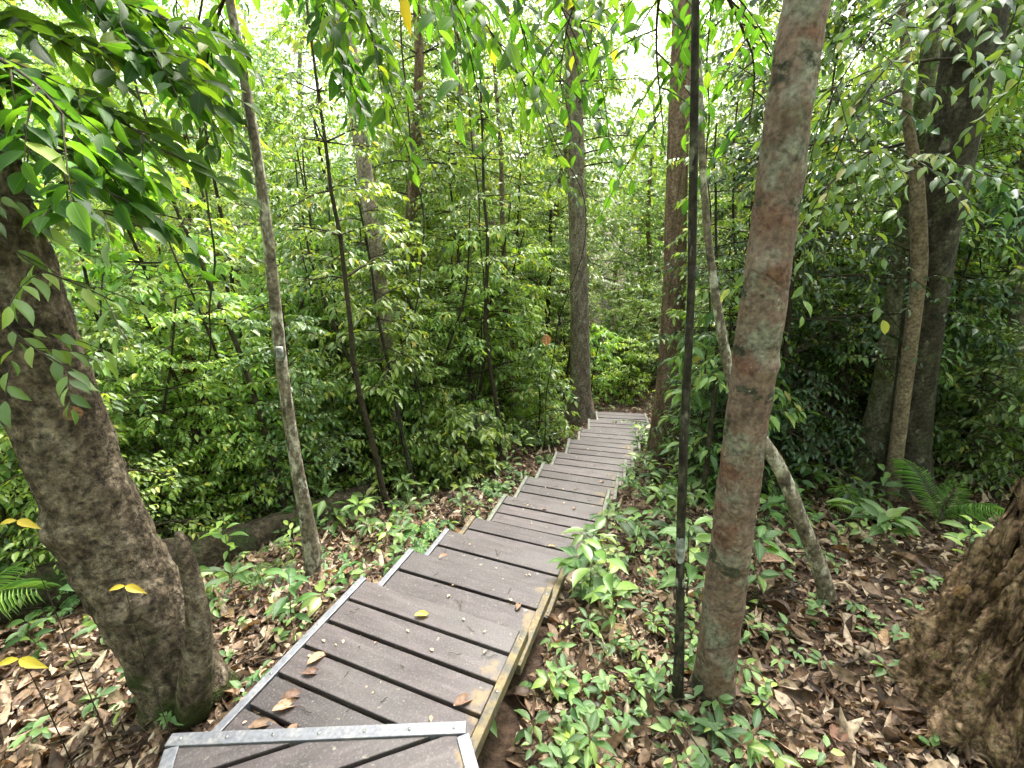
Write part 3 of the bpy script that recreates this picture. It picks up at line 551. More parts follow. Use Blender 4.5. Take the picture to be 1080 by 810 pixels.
# ---------------------------------------------------------------- boughs that hang into the picture
def bough(root, base, pts, leafL, seed, mat, tw=9, nl=9, wr=.4, twl=.33, droop=.7, tmpl=T_NEAR, rb=.009):
    rng = np.random.default_rng(seed); P = np.array([at_y(*p) for p in pts]) - base
    pa = smooth_path(np.c_[P, np.zeros(len(P))], 24)[:, :3]; w_, l_ = MB(), MB()
    w_.tube(pa, np.linspace(rb, .002, 24), 6, False); L = np.linalg.norm(np.diff(pa, axis=0), axis=1).sum()
    LP, LD, LN, LL = [], [], [], []
    tws = [pa[8:]]
    for k in range(tw):
        j = int(3 + 20*(k + rng.uniform(0, .8))/tw); j = min(j, 22); T = nrm(pa[j+1] - pa[j-1]); S = nrm(np.cross(T, UP))*(1 if k % 2 else -1)
        d = nrm(T*.7 + S*.7 + rng.normal(0, .22, 3)); ln = L*twl*rng.uniform(.6, 1.2)
        tp = np.stack([pa[j] + d*ln*u - UP*ln*.3*u*u for u in np.linspace(0, 1, 6)]); w_.tube(tp, np.linspace(rb*.4, .0012, 6), 5, False); tws.append(tp)
    for tp in tws:
        nn = max(4, int(nl*rng.uniform(.75, 1.25))); u = np.linspace(.12, 1, nn); seg = u*(len(tp)-1); k0 = np.minimum(seg.astype(int), len(tp)-2)
        Q = tp[k0] + (tp[k0+1]-tp[k0])*(seg-k0)[:, None]; T = nrm(tp[k0+1]-tp[k0]); S = nrm(np.cross(T, UP[None]))*np.where(np.arange(nn) % 2, 1, -1)[:, None]; S[-1] *= .1
        LP.append(Q); LD.append(T*.6 + S*.75 - UP*(droop*rng.uniform(.4, 1.5, nn))[:, None] + rng.normal(0, .15, (nn, 3))); LN.append(UP + S*.25 + rng.normal(0, .5, (nn, 3)) - [0, .15, 0]); LL.append(leafL*rng.uniform(.7, 1.2, nn))
    leaves(l_, np.concatenate(LP), np.concatenate(LD), np.concatenate(LN), np.concatenate(LL), wr, tmpl)
    b = link('bough', w_.mesh('bough', M['stem_dark']), root); link('foliage', l_.mesh('foliage', M[mat], uv=True), b); return b
sd_ = 100
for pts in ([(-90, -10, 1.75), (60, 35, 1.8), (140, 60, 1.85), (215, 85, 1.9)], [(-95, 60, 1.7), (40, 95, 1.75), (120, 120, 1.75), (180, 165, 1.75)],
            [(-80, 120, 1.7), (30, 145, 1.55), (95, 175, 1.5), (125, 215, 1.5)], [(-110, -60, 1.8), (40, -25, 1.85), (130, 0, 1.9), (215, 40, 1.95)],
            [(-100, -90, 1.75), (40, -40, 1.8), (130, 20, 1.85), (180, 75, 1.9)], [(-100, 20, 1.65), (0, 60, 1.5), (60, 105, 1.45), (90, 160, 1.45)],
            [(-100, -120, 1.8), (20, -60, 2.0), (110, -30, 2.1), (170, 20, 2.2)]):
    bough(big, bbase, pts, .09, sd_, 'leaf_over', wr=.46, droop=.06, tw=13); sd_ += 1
for pts in ([(-40, 215, 1.6), (40, 285, 1.45), (85, 300, 1.4), (120, 318, 1.4)], [(-40, 300, 1.6), (40, 372, 1.42), (70, 385, 1.4), (88, 398, 1.4)], [(-35, 200, 1.6), (60, 215, 1.5), (110, 222, 1.5), (150, 240, 1.5)]):
    bough(big, bbase, pts, .07, sd_, 'leaf_mid', tw=6, nl=7, rb=.004); sd_ += 1
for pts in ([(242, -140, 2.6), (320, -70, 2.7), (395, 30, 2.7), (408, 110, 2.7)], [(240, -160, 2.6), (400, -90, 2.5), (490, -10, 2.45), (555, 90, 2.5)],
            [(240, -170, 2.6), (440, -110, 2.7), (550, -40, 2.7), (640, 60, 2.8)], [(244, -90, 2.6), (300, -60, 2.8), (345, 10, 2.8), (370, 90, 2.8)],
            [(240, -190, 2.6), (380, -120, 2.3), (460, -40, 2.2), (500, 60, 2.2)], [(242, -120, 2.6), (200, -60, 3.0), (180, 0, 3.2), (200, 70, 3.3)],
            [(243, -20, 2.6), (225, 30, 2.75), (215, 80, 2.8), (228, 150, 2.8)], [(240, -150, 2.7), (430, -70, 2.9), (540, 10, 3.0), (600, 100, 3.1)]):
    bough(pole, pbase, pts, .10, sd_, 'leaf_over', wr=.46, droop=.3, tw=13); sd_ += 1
for pts in ([(738, -60, 1.65), (700, -40, 2.0), (690, 40, 2.3), (700, 140, 2.4)], [(738, -90, 1.65), (660, -60, 2.2), (600, 0, 2.6), (590, 90, 2.8)], [(737, -50, 1.65), (770, 0, 2.0), (800, 70, 2.3), (790, 130, 2.4)]):
    bough(darkp, dpb, pts, .075, sd_, 'leaf_over', wr=.46, droop=.3, tw=11); sd_ += 1
base_rd = np.array(rdark.location)
for pts in ([(1040, -40, 3.7), (930, 20, 3.3), (880, 90, 3.2), (850, 170, 3.2)], [(1030, 0, 3.6), (920, 80, 3.2), (880, 160, 3.1), (860, 240, 3.1)], [(1035, -60, 3.6), (1075, -30, 3.0), (1090, 50, 2.8), (1070, 100, 2.8)], [(1000, 190, 3.6), (930, 150, 3.1), (890, 170, 3.0), (830, 260, 3.0)], [(1040, -80, 3.9), (960, -60, 4.2), (900, 0, 4.3), (870, 60, 4.3)]):
    bough(rdark, base_rd, pts, .085, sd_, 'leaf_mid', tw=16, nl=11, wr=.46, droop=.35); sd_ += 1

# ---------------------------------------------------------------- rotten stump, log, stone
def build_stump():
    c = G(1052, 742); top = 1.3*(at_y(1072, 470, c[1]+.1)[2] - c[2]); rng = np.random.default_rng(5)
    st = thing('rotten_stump', 'crumbling ochre-brown rotten tree stump in the lower right corner', 'tree stump', c)
    na, nz = 220, 110; a = np.linspace(0, 2*math.pi, na, endpoint=False); V = []
    ph = rng.uniform(0, 6.28, 12)
    rag = 1.1 - .28*(.5+.5*np.sin(a*2+1.0)) - .16*np.abs(np.sin(a*7+ph[0])) - .10*np.abs(np.sin(a*17+ph[1])) - rng.uniform(0, .09, na)
    for i in range(nz):
        t = i/(nz-1); hgt = t*top*rag/rag.max()
        prof = float(np.interp(t, [0, .1, .25, .45, .65, .85, 1], [.30, .285, .25, .205, .165, .13, .09]))
        r = prof*(1 + .10*np.sin(a*3+ph[2]+t*1.3) + .09*np.sin(a*7+ph[3]+t*2) + .07*np.sin(a*13+ph[4]-t*3) + .05*np.abs(np.sin(a*11.5+ph[5]+1.5*np.sin(t*7))) - .08*(np.sin(a*9+t*31+ph[7])*np.sin(t*17+a*4)>.55) + .03*rng.uniform(-1, 1, na) + .05*np.sin(t*26 + 3*np.sin(a*4+ph[6])))
        V.append(np.stack([r*np.cos(a) + .05*t, r*np.sin(a) + .05*t, hgt - .06], 1))
    V.append(np.stack([.02*np.cos(a), .02*np.sin(a), np.full(na, top*.45)], 1)); V = np.concatenate(V)
    for q in V:
        d = nrm(np.array([q[0] - .04, q[1] - .04, 0])); t = math.atan2(q[1], q[0]); z = q[2]
        rid = 1 - abs(mnoise.noise(Vector((math.cos(t)*5.5, math.sin(t)*5.5, z*2.2))))*2.2; cr = mnoise.fractal(Vector((q[0]*24, q[1]*24, z*9)), .7, 2.0, 4)
        q += d*(rid*.035 + cr*.028); q[2] += mnoise.noise(Vector((math.cos(t)*9, math.sin(t)*9, 3)))*.16*max(0, z/top)
    k = np.arange(na); k2 = (k+1) % na; mb = MB(); mb.add(V, np.concatenate([np.stack([i*na+k, i*na+k2, (i+1)*na+k2, (i+1)*na+k], 1) for i in range(nz)]))
    link('stump', mb.mesh('stump', M['wood_rot']), st)
    return st, c
stump_o, stump_c = build_stump()
def build_log():
    pts = [G(*q) for q in ((-120, 690), (110, 622), (215, 600), (310, 565), (400, 528))]; b = pts[2]
    lg = thing('fallen_log', 'long dark mossy fallen log lying behind the leaning tree', 'log', b)
    pa = smooth_path(np.array([[*(p - b + [0, 0, .10]), r] for p, r in zip(pts, (.2, .2, .19, .17, .15))]), 40); mb = MB(); mb.tube(pa[:, :3], pa[:, 3], 30, True, .07, 3)
    link('trunk', mb.mesh('trunk', M['log']), lg)
M['log'] = bark_mat('log', [(.3, (.012, .009, .006)), (.5, (.05, .038, .025)), (.7, (.13, .11, .075))], scale=(9, 9, 9), bump=1, bdist=.03, patch=[((.03, .045, .014), (4, 4, 4), .52, .62, 3)])
build_log()
def build_stone(px, r, label, seed):
    c = G(*px); rng = np.random.default_rng(seed); st = MB(); n = 26
    a = np.linspace(0, 2*math.pi, n, endpoint=False); V = []
    for i, t in enumerate(np.linspace(-.5, 1, 12)):
        rr_ = math.sqrt(max(0, 1 - t*t))*(1 + .12*np.sin(a*2+seed+t) + .07*np.sin(a*5+seed*2+t*3)) ; V.append(np.stack([r*rr_*np.cos(a)*.75, r*1.35*rr_*np.sin(a), np.full(n, r*.55*t) + .01*np.sin(a*4)], 1))
    k = np.arange(n); k2 = (k+1) % n; st.add(np.concatenate(V), np.concatenate([np.stack([i*n+k, i*n+k2, (i+1)*n+k2, (i+1)*n+k], 1) for i in range(11)]))
    o = link('stone', st.mesh('stone', M['stone']), None, c); o.rotation_euler = (0, 0, .5); tag(o, label, 'stone')
build_stone((628, 758), .075, 'smooth grey stone lying in the leaf litter right of the landing', 2)

# ---------------------------------------------------------------- what grows: prototypes
def stem_path(rng, H, r, lean=.12, n=14):
    p = [np.zeros(3)]; d = nrm(np.array([rng.normal(0, lean), rng.normal(0, lean), 1]))
    for k in range(n-1): d = nrm(d + rng.normal(0, .06, 3) + [0, 0, .04]); p.append(p[-1] + d*H/(n-1))
    return np.c_[np.array(p), np.linspace(r, r*.25, n)]
def make_shrub(seed, H, nb, blen, leafL, tmpl=T_MID, stems=1, tw=6, nl=9, t0=.12, droop=.45, wr=.4):
    rng = np.random.default_rng(seed); w_, l_ = MB(), MB()
    for s in range(stems):
        pa = stem_path(rng, H*(1 - .25*s/stems), .006 + H*.006, .12 + .15*(s > 0)); pa[:, :3] += [rng.normal(0, .06*s), rng.normal(0, .06*s), -.05]
        w_.tube(pa[:, :3], pa[:, 3], 7, False); branches(w_, l_, rng, pa, t0, 1, nb, blen, leafL, tmpl, tw=tw, nl=nl, droop=droop, wr=wr)
    return w_, l_
def proto(kind, w_, l_, mats, uv=False, wood='stem_dark', leafname='foliage', stemname='stem'):
    return (kind, w_.mesh(stemname, M[wood]), [l_.mesh(leafname, M[m], uv=uv) for m in mats], leafname, stemname)
def plant(pr, label, cat, loc, sc=1.0, rot=0.0, group=None, mat=0, tilt=(0, 0)):
    kind, wm, lms, ln, sn = pr; r = thing(kind, label, cat, loc, group); r.rotation_euler = (tilt[0], tilt[1], rot); r.scale = (sc,)*3
    link(sn, wm, r); link(ln, lms[mat % len(lms)], r); return r
SH = [proto('shrub', *make_shrub(300+i, H, nb, bl_, lf, tw=t_, nl=n_, stems=st, wr=wr_), ('leaf_mid', 'leaf_light', 'leaf_dark'))
      for i, (H, nb, bl_, lf, t_, n_, st, wr_) in enumerate([(1.5, 26, .62, .07, 7, 11, 1, .4), (2.2, 32, .75, .07, 8, 12, 1, .42), (1.1, 16, .5, .085, 5, 8, 2, .45), (2.8, 38, .85, .06, 9, 13, 1, .36), (1.9, 24, .7, .10, 6, 9, 1, .4), (2.5, 38, .7, .05, 9, 13, 1, .45)])]
YT = [proto('young_tree', *make_shrub(360+i, H, nb, bl_, lf, tw=t_, nl=n_, t0=.1, wr=wr_), ('leaf_mid', 'leaf_light', 'leaf_dark'))
      for i, (H, nb, bl_, lf, t_, n_, wr_) in enumerate([(4.4, 52, 1.15, .07, 10, 12, .4), (3.8, 46, 1.0, .09, 9, 10, .44), (5.0, 60, 1.2, .06, 11, 14, .42)])]
def fill_trees():
    out = []
    for i, (H, nb, bl_, lf) in enumerate([(9, 64, 2.0, .105), (11, 72, 2.3, .11), (7.5, 56, 1.7, .095), (10, 64, 2.2, .10)]):
        rng = np.random.default_rng(500+i); w_, l_ = MB(), MB(); pa = stem_path(rng, H, .10 + .01*H*.5, .05, 20); pa[:, 2] -= .1; t_ = MB(); t_.tube(pa[:, :3], pa[:, 3], 10, False, .06, i)
        branches(w_, l_, rng, pa, .2, 1, nb, bl_, lf, T_FAR, tw=11, nl=17, wr=.44, elev=(-.1, .6), thick=.2)
        out.append((t_.mesh('trunk', M['bark_grey' if i % 2 else 'bark_brown']), w_.mesh('branchwork', M['stem_dark']), [l_.mesh('crown', M[m]) for m in ('leaf_tree', 'leaf_light', 'leaf_mid')]))
    return out
FT = fill_trees()
# ground seedlings
def make_seedling(seed, H, n, L, wr, style):
    rng = np.random.default_rng(seed); w_, l_ = MB(), MB(); pa = stem_path(rng, H, .003, .2, 6); pa[0, 2] -= .03; w_.tube(pa[:, :3], pa[:, 3], 5, False)
    if style == 'whorl':
        t = np.where(np.arange(n) < n*.65, 1.0, rng.uniform(.5, .9, n)); az = np.arange(n)*2.4 + rng.uniform(0, .5, n); el = rng.uniform(-.25, .45, n)
    else:
        t = np.linspace(.3, 1, n); az = np.arange(n)*math.pi + np.arange(n)*.35; el = rng.uniform(-.15, .4, n)
    i = np.minimum((t*5).astype(int), 4); P = pa[i, :3] + (pa[i+1, :3]-pa[i, :3])*(t*5-i)[:, None]; D = np.stack([np.cos(az)*np.cos(el), np.sin(az)*np.cos(el), np.sin(el)], 1)
    ls = L*rng.uniform(.65, 1.15, n); pet = D*.018*ls[:, None]/.1
    for a, b in zip(P, pet): w_.tube(np.stack([a, a+b]), [.0014, .001], 4, False)
    leaves(l_, P + pet, D, UP + rng.normal(0, .25, (n, 3)), ls, wr, T_NEAR); return w_, l_
SD = [proto('seedling', *make_seedling(700+i, *a), ('leaf_seedling', 'leaf_mid', 'leaf_light'), uv=True, wood='stem_green') for i, a in enumerate(
    [(.16, 6, .11, .44, 'whorl'), (.24, 8, .10, .40, 'alt'), (.10, 5, .085, .5, 'whorl'), (.32, 11, .105, .38, 'alt'), (.20, 9, .12, .36, 'whorl'), (.07, 4, .06, .5, 'whorl')])]
def make_sprig(seed, nst, H, L, wr):
    """several arching pinnate stems, like a low leafy fern-like plant"""
    rng = np.random.default_rng(seed); w_, l_ = MB(), MB()
    for s in range(nst):
        az = s*2.4 + rng.uniform(0, .6); u = np.linspace(0, 1, 10); ln = H*rng.uniform(.7, 1.15); P = np.stack([np.cos(az)*ln*u*.75, np.sin(az)*ln*u*.75, ln*(.75*u - .42*u*u)], 1); w_.tube(P, np.linspace(.003, .001, 10), 5, False)
        n = 22; t = np.linspace(.22, 1, n); k = np.minimum((t*9).astype(int), 8); Q = P[k] + (P[k+1]-P[k])*(t*9-k)[:, None]; T = nrm(P[k+1]-P[k]); S = nrm(np.cross(T, UP[None]))*np.where(np.arange(n) % 2, 1, -1)[:, None]; S[-1] *= 0
        leaves(l_, Q, T*.45 + S - UP*.1, UP + S*.15, L*(.45 + 1.1*np.sin(np.pi*np.clip(t, .1, .93)))*rng.uniform(.85, 1.1, n), wr, T_STRAP)
    return w_, l_
SP = [proto('fern', *make_sprig(750+i, *a), ('leaf_seedling', 'leaf_mid'), wood='stem_green', leafname='frond') for i, a in enumerate([(5, .38, .075, .32), (4, .5, .09, .3), (6, .3, .05, .35)])]
# palms: arching fronds, every frond a part
def make_frond(seed, ln, nl, L, arch=.7, rise=.9, wr=.09):
    rng = np.random.default_rng(seed); w_ = MB(); u = np.linspace(0, 1, 16); P = np.stack([ln*u*.9, np.zeros(16), ln*(rise*u - arch*u*u)], 1); w_.tube(P, np.linspace(.007, .002, 16), 6, False)
    t = np.linspace(.25, 1, nl); k = np.minimum((t*15).astype(int), 14); Q = P[k] + (P[k+1]-P[k])*(t*15-k)[:, None]; T = nrm(P[k+1]-P[k]); l_ = MB()
    for sg_ in (1, -1):
        S = np.array([0, sg_, 0]); leaves(l_, Q, T*.55 + S - UP*rng.uniform(.05, .4, nl)[:, None], UP + S*.3 + rng.normal(0, .08, (nl, 3)), L*(.35 + .75*np.sin(np.pi*np.clip((t-.25)/.75, .08, .9))), wr, T_STRAP)
    return w_.mesh('frond', M['stem_green']), l_.mesh('leaflets', M['leaf_palm'])
FR = [make_frond(800+i, *a) for i, a in enumerate([(1.0, 24, .3, .75, .95, .055), (1.3, 28, .34, .8, 1.0, .05), (.8, 17, .30, .6, .8, .085)])]
def palm(label, loc, n, sc, az0, span=6.28, kind=0, group=None, cat='palm', lift=0.0):
    r = thing('palm', label, cat, loc, group); rr = random.Random(n*7 + int(abs(loc[0])*50))
    for k in range(n):
        fm, lm = FR[(kind + k) % 3]; f = link('frond', fm, r); f.rotation_euler = (rr.uniform(-.15, .15), rr.uniform(-.35, .25) - lift, az0 + span*(k + .5)/n - span/2 + rr.uniform(-.2, .2)); f.scale = (sc*rr.uniform(.8, 1.15),)*3; link('leaflets', lm, f)
    return r

# ---------------------------------------------------------------- understorey
def off_boards(x, y, m=.06):
    u = path_dist(x, y); return ~((np.abs(u) < DW/2 + m) & (y < 8.6)) & ~((y < 1.42 + .0*x) & (x > -1.42) & (x < .06 + .28*(1.3-y)))
def gl0(px, py): p = G(px, py); return (p[0], p[1], p[2])
LIKES = {}
def alike(o, label): LIKES.setdefault(label, []).append(o); o['label'] = label
NUM = 'one two three four five six seven eight nine ten eleven twelve thirteen fourteen fifteen sixteen seventeen eighteen nineteen twenty'.split()
ORD = 'first second third fourth fifth sixth seventh eighth ninth tenth eleventh twelfth thirteenth fourteenth fifteenth sixteenth seventeenth eighteenth nineteenth twentieth'.split()
def tell_apart():
    for label, os_ in LIKES.items():
        n = len(os_)
        if n == 1: continue
        os_.sort(key=lambda o: proj(np.array(o.location))[0])
        for i, o in enumerate(os_):
            o['label'] = label + (', leftmost of ' if i == 0 else ', rightmost of ' if i == n-1 else ', middle of ' if n == 3 else f', {ORD[min(i, 19)]} from left of ') + (NUM[n-1] if n <= 20 else 'many')
def hides(x, y, px):
    """a spot that would hide the named trunks' feet, which the photo shows free"""
    return (885 < px < 1010 and y < 4.9 and x > 0) or (585 < px < 650 and y < 9.0) or (650 < px < 745 and y < 8.5)
def where_x(px):
    for lim, ph in ((130, 'behind the leaning tree'), (215, 'right of the leaning tree'), (300, 'left of the slim pole'), (345, 'right of the slim pole'), (390, 'by the black sapling'), (440, 'by the slanting sapling'), (490, 'left of the pale pole'), (545, 'by the pale pole'), (600, 'left of the grey trunk'),
                    (650, 'right of the grey trunk'), (705, 'left of the brown trunk'), (760, 'behind the blackish pole'), (820, 'behind the red-brown tree'), (880, 'right of the red-brown tree'), (930, 'left of the mossy tree'), (985, 'behind the dark leaning tree'), (1040, 'right of the dark leaning tree')):
        if px < lim: return ph
    return 'at the right edge'
TRUNKS = [o for o in scene.objects if o.get('category') in ('tree', 'vine', 'sapling', 'dead tree', 'tree stump') and o.parent is None]
TX = np.array([[o.location.x, o.location.y] for o in TRUNKS])
def clear_of_trunks(x, y, d): return np.min(np.hypot(TX[:, 0]-x, TX[:, 1]-y)) > d
def zone(x, y):
    px, _ = proj((x, y, float(ground(x, y)) + .8)); return px
rs = random.Random(42); placed = []; nsh = 0
def px_far(x, y): return zone(x, y) > 985
def scatter_shrubs():
    global nsh
    tries = 0
    while nsh < 175 and tries < 20000:
        tries += 1; a = math.radians(rs.uniform(-58, 58)); r = 3.1 + 11.5*rs.random()**1.15; x, y = r*math.sin(a), r*math.cos(a); u = float(path_dist(x, y))
        if y < 1.6: continue
        if -0.85 < u < .95 and y < 9.3: continue
        if u < 0 and ((u > -1.3 and y < 6.6) or (u > -2.3 and y < 4.6) or y < 2.9): continue
        if u > 0 and ((u < 1.5 and y < 5.0) or y < 3.6 or (u < 3.3 and y < 4.3)): continue
        if px_far(x, y) and r < 6.2: continue
        if not clear_of_trunks(x, y, .35) or hides(x, y, zone(x, y)): continue
        md = .38 if r < 8 else .6
        if any((x-p)**2 + (y-q)**2 < md*md for p, q in placed): continue
        placed.append((x, y)); side = u; px = zone(x, y)
        k = rs.choice([0, 2, 2, 4]) if (abs(u) < 2 and y < 8) else rs.choice([0, 1, 3, 4, 5, 5])
        mat = rs.choice([0, 1, 1, 1, 1]) if px < 600 else rs.choice([0, 0, 0, 2, 1] if px < 980 else [0, 1, 1])
        if 540 < px < 740: mat = rs.choice([0, 1, 1])
        sc = rs.uniform(.75, 1.2)*(1 + .03*max(0, r-6))
        tone = ('mid green', 'yellow-green', 'dark green')[mat]; size = 'tall' if k in (1, 3, 5) else 'low'
        dist = 'near' if r < 6 else 'mid-distance' if r < 9 else 'far'
        o = plant(SH[k], 'x', 'shrub', (x, y, float(ground(x, y)) - .02), sc, rs.uniform(0, 6.28), 'leafy shrubs of the thicket', mat); alike(o, f'{dist} {size} {tone} shrub {where_x(px)}'); nsh += 1
scatter_shrubs()
def scatter_young():
    n = 0; tries = 0; got = []
    while n < 36 and tries < 9000:
        tries += 1; right = n % 2; a = math.radians(rs.uniform(16, 50) if right else rs.uniform(-46, 8)); r = rs.uniform(5.0, 9.5) if right else rs.uniform(5.6, 10.5); x, y = r*math.sin(a), r*math.cos(a); u = float(path_dist(x, y))
        px = zone(x, y)
        if px > 985 or 560 < px < 770 or (px > 870 and y < 5.6) or hides(x, y, px) or abs(u) < 1.25 or (u < 0 and u > -1.9 and y < 6.5) or not clear_of_trunks(x, y, .5) or any((x-p)**2 + (y-q)**2 < .65 for p, q in got): continue
        got.append((x, y)); m = rs.choice([0, 0, 0, 2, 1]) if right else rs.choice([0, 1, 1, 1, 1]); px = zone(x, y)
        o = plant(YT[rs.randrange(3)], 'x', 'young tree', (x, y, float(ground(x, y)) - .03), rs.uniform(.8, 1.25), rs.uniform(0, 6.28), 'leafy young trees above the thicket', m, (rs.uniform(-.06, .06), rs.uniform(-.06, .06)))
        alike(o, f"leafy young tree with {('mid green', 'yellow-green', 'dark green')[m]} leaves {where_x(px)}"); n += 1
TS = [proto('thin_sapling', *make_shrub(390+i, H, nb, bl_, lf, tw=t_, nl=n_, t0=t0_, wr=.4), ('leaf_mid', 'leaf_light')) for i, (H, nb, bl_, lf, t_, n_, t0_) in enumerate([(4.0, 18, .7, .075, 6, 9, .45), (5.2, 22, .8, .065, 7, 10, .55), (3.2, 14, .6, .085, 5, 8, .4)])]
def scatter_thin():
    n = 0; tries = 0; got = []
    while n < 36 and tries < 9000:
        tries += 1; a = math.radians(rs.uniform(-48, 42)); r = rs.uniform(4.2, 9.5); x, y = r*math.sin(a), r*math.cos(a); u = float(path_dist(x, y)); px = zone(x, y)
        if abs(u) < 1.15 or hides(x, y, px) or not clear_of_trunks(x, y, .3) or any((x-p)**2 + (y-q)**2 < .4 for p, q in got): continue
        got.append((x, y)); m = rs.choice([0, 1]); o = plant(TS[rs.randrange(3)], 'x', 'sapling', (x, y, float(ground(x, y)) - .03), rs.uniform(.8, 1.2), rs.uniform(0, 6.28), 'thin saplings with bare lower stems', m, (rs.uniform(-.1, .1), rs.uniform(-.1, .1)))
        alike(o, f"{'near' if r < 6.5 else 'far'} thin-stemmed sapling with airy {('mid green', 'yellow-green')[m]} top {where_x(px)}"); n += 1
scatter_young(); scatter_thin()
nft = 0
def scatter_trees():
    global nft
    pts = []; tries = 0
    while nft < 95 and tries < 5000:
        tries += 1; a = math.radians(rs.uniform(-60, 60)); r = 8.5 + 24*rs.random()**.8; x, y = r*math.sin(a), r*math.cos(a)
        if y < 3 or abs(float(path_dist(x, y))) < 1.0 or any((x-p)**2 + (y-q)**2 < 1.7 for p, q in pts): continue
        pts.append((x, y)); t_, w_, ls = FT[rs.randrange(4)]
        m = rs.choice([0, 0, 1, 2] if x < 2 else [0, 2, 0, 1])
        px = zone(x, y)[0] if isinstance(zone(x, y), tuple) else zone(x, y)
        root = thing('forest_tree', 'x', 'tree', (x, y, float(ground(x, y)) - .05), 'thin trees of the forest behind')
        alike(root, ('near ' if r < 14 else 'middle ' if r < 21 else 'far ') + f"background tree with {('green', 'yellow-green', 'dark green')[m]} crown " + where_x(px))
        root.rotation_euler = (rs.uniform(-.05, .05), rs.uniform(-.05, .05), rs.uniform(0, 6.28)); root.scale = (rs.uniform(.8, 1.2),)*3
        tr = link('trunk', t_, root); link('branchwork', w_, root); link('crown', ls[m], root); nft += 1
scatter_trees()
# the wood further off, which reads as one mass, and the undergrowth below it
def mass(name, n, r0, r1, zf, leafL, mat, seed, per=70, cr=.7, amax=62, amin=None):
    rng = np.random.default_rng(seed); a = np.radians(rng.uniform(-amax, amax, n) if amin is None else rng.uniform(amin, amax, n)); r = np.sqrt(rng.uniform(r0*r0, r1*r1, n)); x, y = r*np.sin(a), r*np.cos(a)
    ok = ((y > 2) | (amin is not None)) & ((np.abs(path_dist(x, y)) > 1.2) | (y > 10.5)); x, y = x[ok], y[ok]; n = len(x)
    z = ground(x, y) + zf(rng, n); C = np.stack([x, y, z], 1); P = np.repeat(C, per, 0); off = rng.normal(0, 1, (n*per, 3))*[cr, cr, cr*.55]; P = P + off
    P[:, 2] = np.maximum(P[:, 2], ground(P[:, 0], P[:, 1]) + .02)
    D = off*[1, 1, .3] + rng.normal(0, .6, off.shape) - [0, 0, .4]; mb = MB(); leaves(mb, P, D, UP + rng.normal(0, .45, off.shape), leafL*rng.uniform(.7, 1.25, len(P)), .42, T_FAR)
    return tag(link(name, mb.mesh(name, M[mat])), kind='stuff')
tag(mass('undergrowth', 420, 6.5, 16, lambda g, n: g.uniform(.05, .8, n), .07, 'leaf_mid', 31, 90, .4), 'tangled green undergrowth filling the forest floor between the far trees', 'undergrowth')
tag(mass('mid_woods', 420, 13, 24, lambda g, n: g.uniform(0, 1, n)**1.1*8, .115, 'leaf_tree', 33, 130, .9), 'pale leaves of young trees massed in the middle distance', 'woods')
tag(mass('canopy', 880, 9, 24, lambda g, n: g.uniform(4.5, 13.0, n), .12, 'leaf_tree', 36, 120, .95), 'high canopy of small bright leaves closing the view to the sky', 'canopy')
tag(mass('distant_woods', 900, 20, 46, lambda g, n: g.uniform(0, 1, n)**.8*16, .19, 'leaf_tree', 32, 110, 1.3), 'hazy mass of leaves of the forest far behind the trees', 'woods')

tag(mass('light_block_leaves', 620, 4.5, 13, lambda g, n: g.uniform(0, 1, n)*9, .26, 'leaf_tree', 34, 60, 1.0, 292, 68), 'unseen mass of leaves added behind the camera to block low light', 'woods')  # unseen leaf mass, added to cut flat light coming from behind the camera
def vines():
    rng = np.random.default_rng(61)
    for lb, pts, Yv, rv in [('long thin vine hanging in front of the bushes left of the slim pole tree', [(215, -60), (205, 120), (228, 260), (215, 430), (190, 500)], 3.9, .008), ('looping thin vine hanging between the dark saplings', [(420, -60), (428, 120), (452, 260), (430, 350), (448, 450)], 5.2, .008), ('thin dead vine slanting behind the pale pole', [(470, -60), (500, 150), (512, 320), (500, 440)], 6.2, .009),
            ('thin pale vine hanging just right of the brown trunk', [(752, -60), (745, 120), (750, 300), (742, 430), (736, 520)], 4.6, .007), ('dark arching vine between the red-brown tree and the mossy tree', [(905, -60), (880, 90), (845, 220), (870, 330), (900, 430)], 4.4, .008), ('thin looping vine in the bright gap at the far right', [(1060, -60), (1040, 140), (1030, 260), (1050, 390)], 5.5, .008), ('dead slanting stick leaning in the bushes left of the leaning tree foot', [(140, 300), (185, 400), (255, 500)], 4.3, .010), ('fine vine crossing in front of the grey trunk', [(540, -40), (570, 120), (630, 230), (590, 330), (575, 425)], 6.3, .006)]:
        P = np.array([at_y(x, y, Yv + rng.uniform(-.2, .2)) for x, y in pts]); b = P[-1].copy(); b[2] = float(ground(b[0], b[1])); pa = smooth_path(np.c_[np.concatenate([P, [b - [0, 0, .05]]]), np.full(len(P)+1, rv)], 60); pa[:, :2] += .012*np.sin(np.arange(60)[:, None]*np.array([.6, .8]))
        v = MB(); v.tube(pa[:, :3] - b, pa[:, 3], 6); tag(link('vine', v.mesh('vine', M['stem_dark']), None, b), lb, 'vine', 'thin vines and dead stems')
vines()
BL = [proto('broad_leaf_plant', *make_seedling(770+i, *a), ('leaf_mid', 'leaf_seedling'), uv=True, wood='stem_green') for i, a in enumerate([(.45, 9, .26, .42, 'whorl'), (.6, 12, .22, .36, 'alt'), (.35, 8, .30, .26, 'whorl')])]
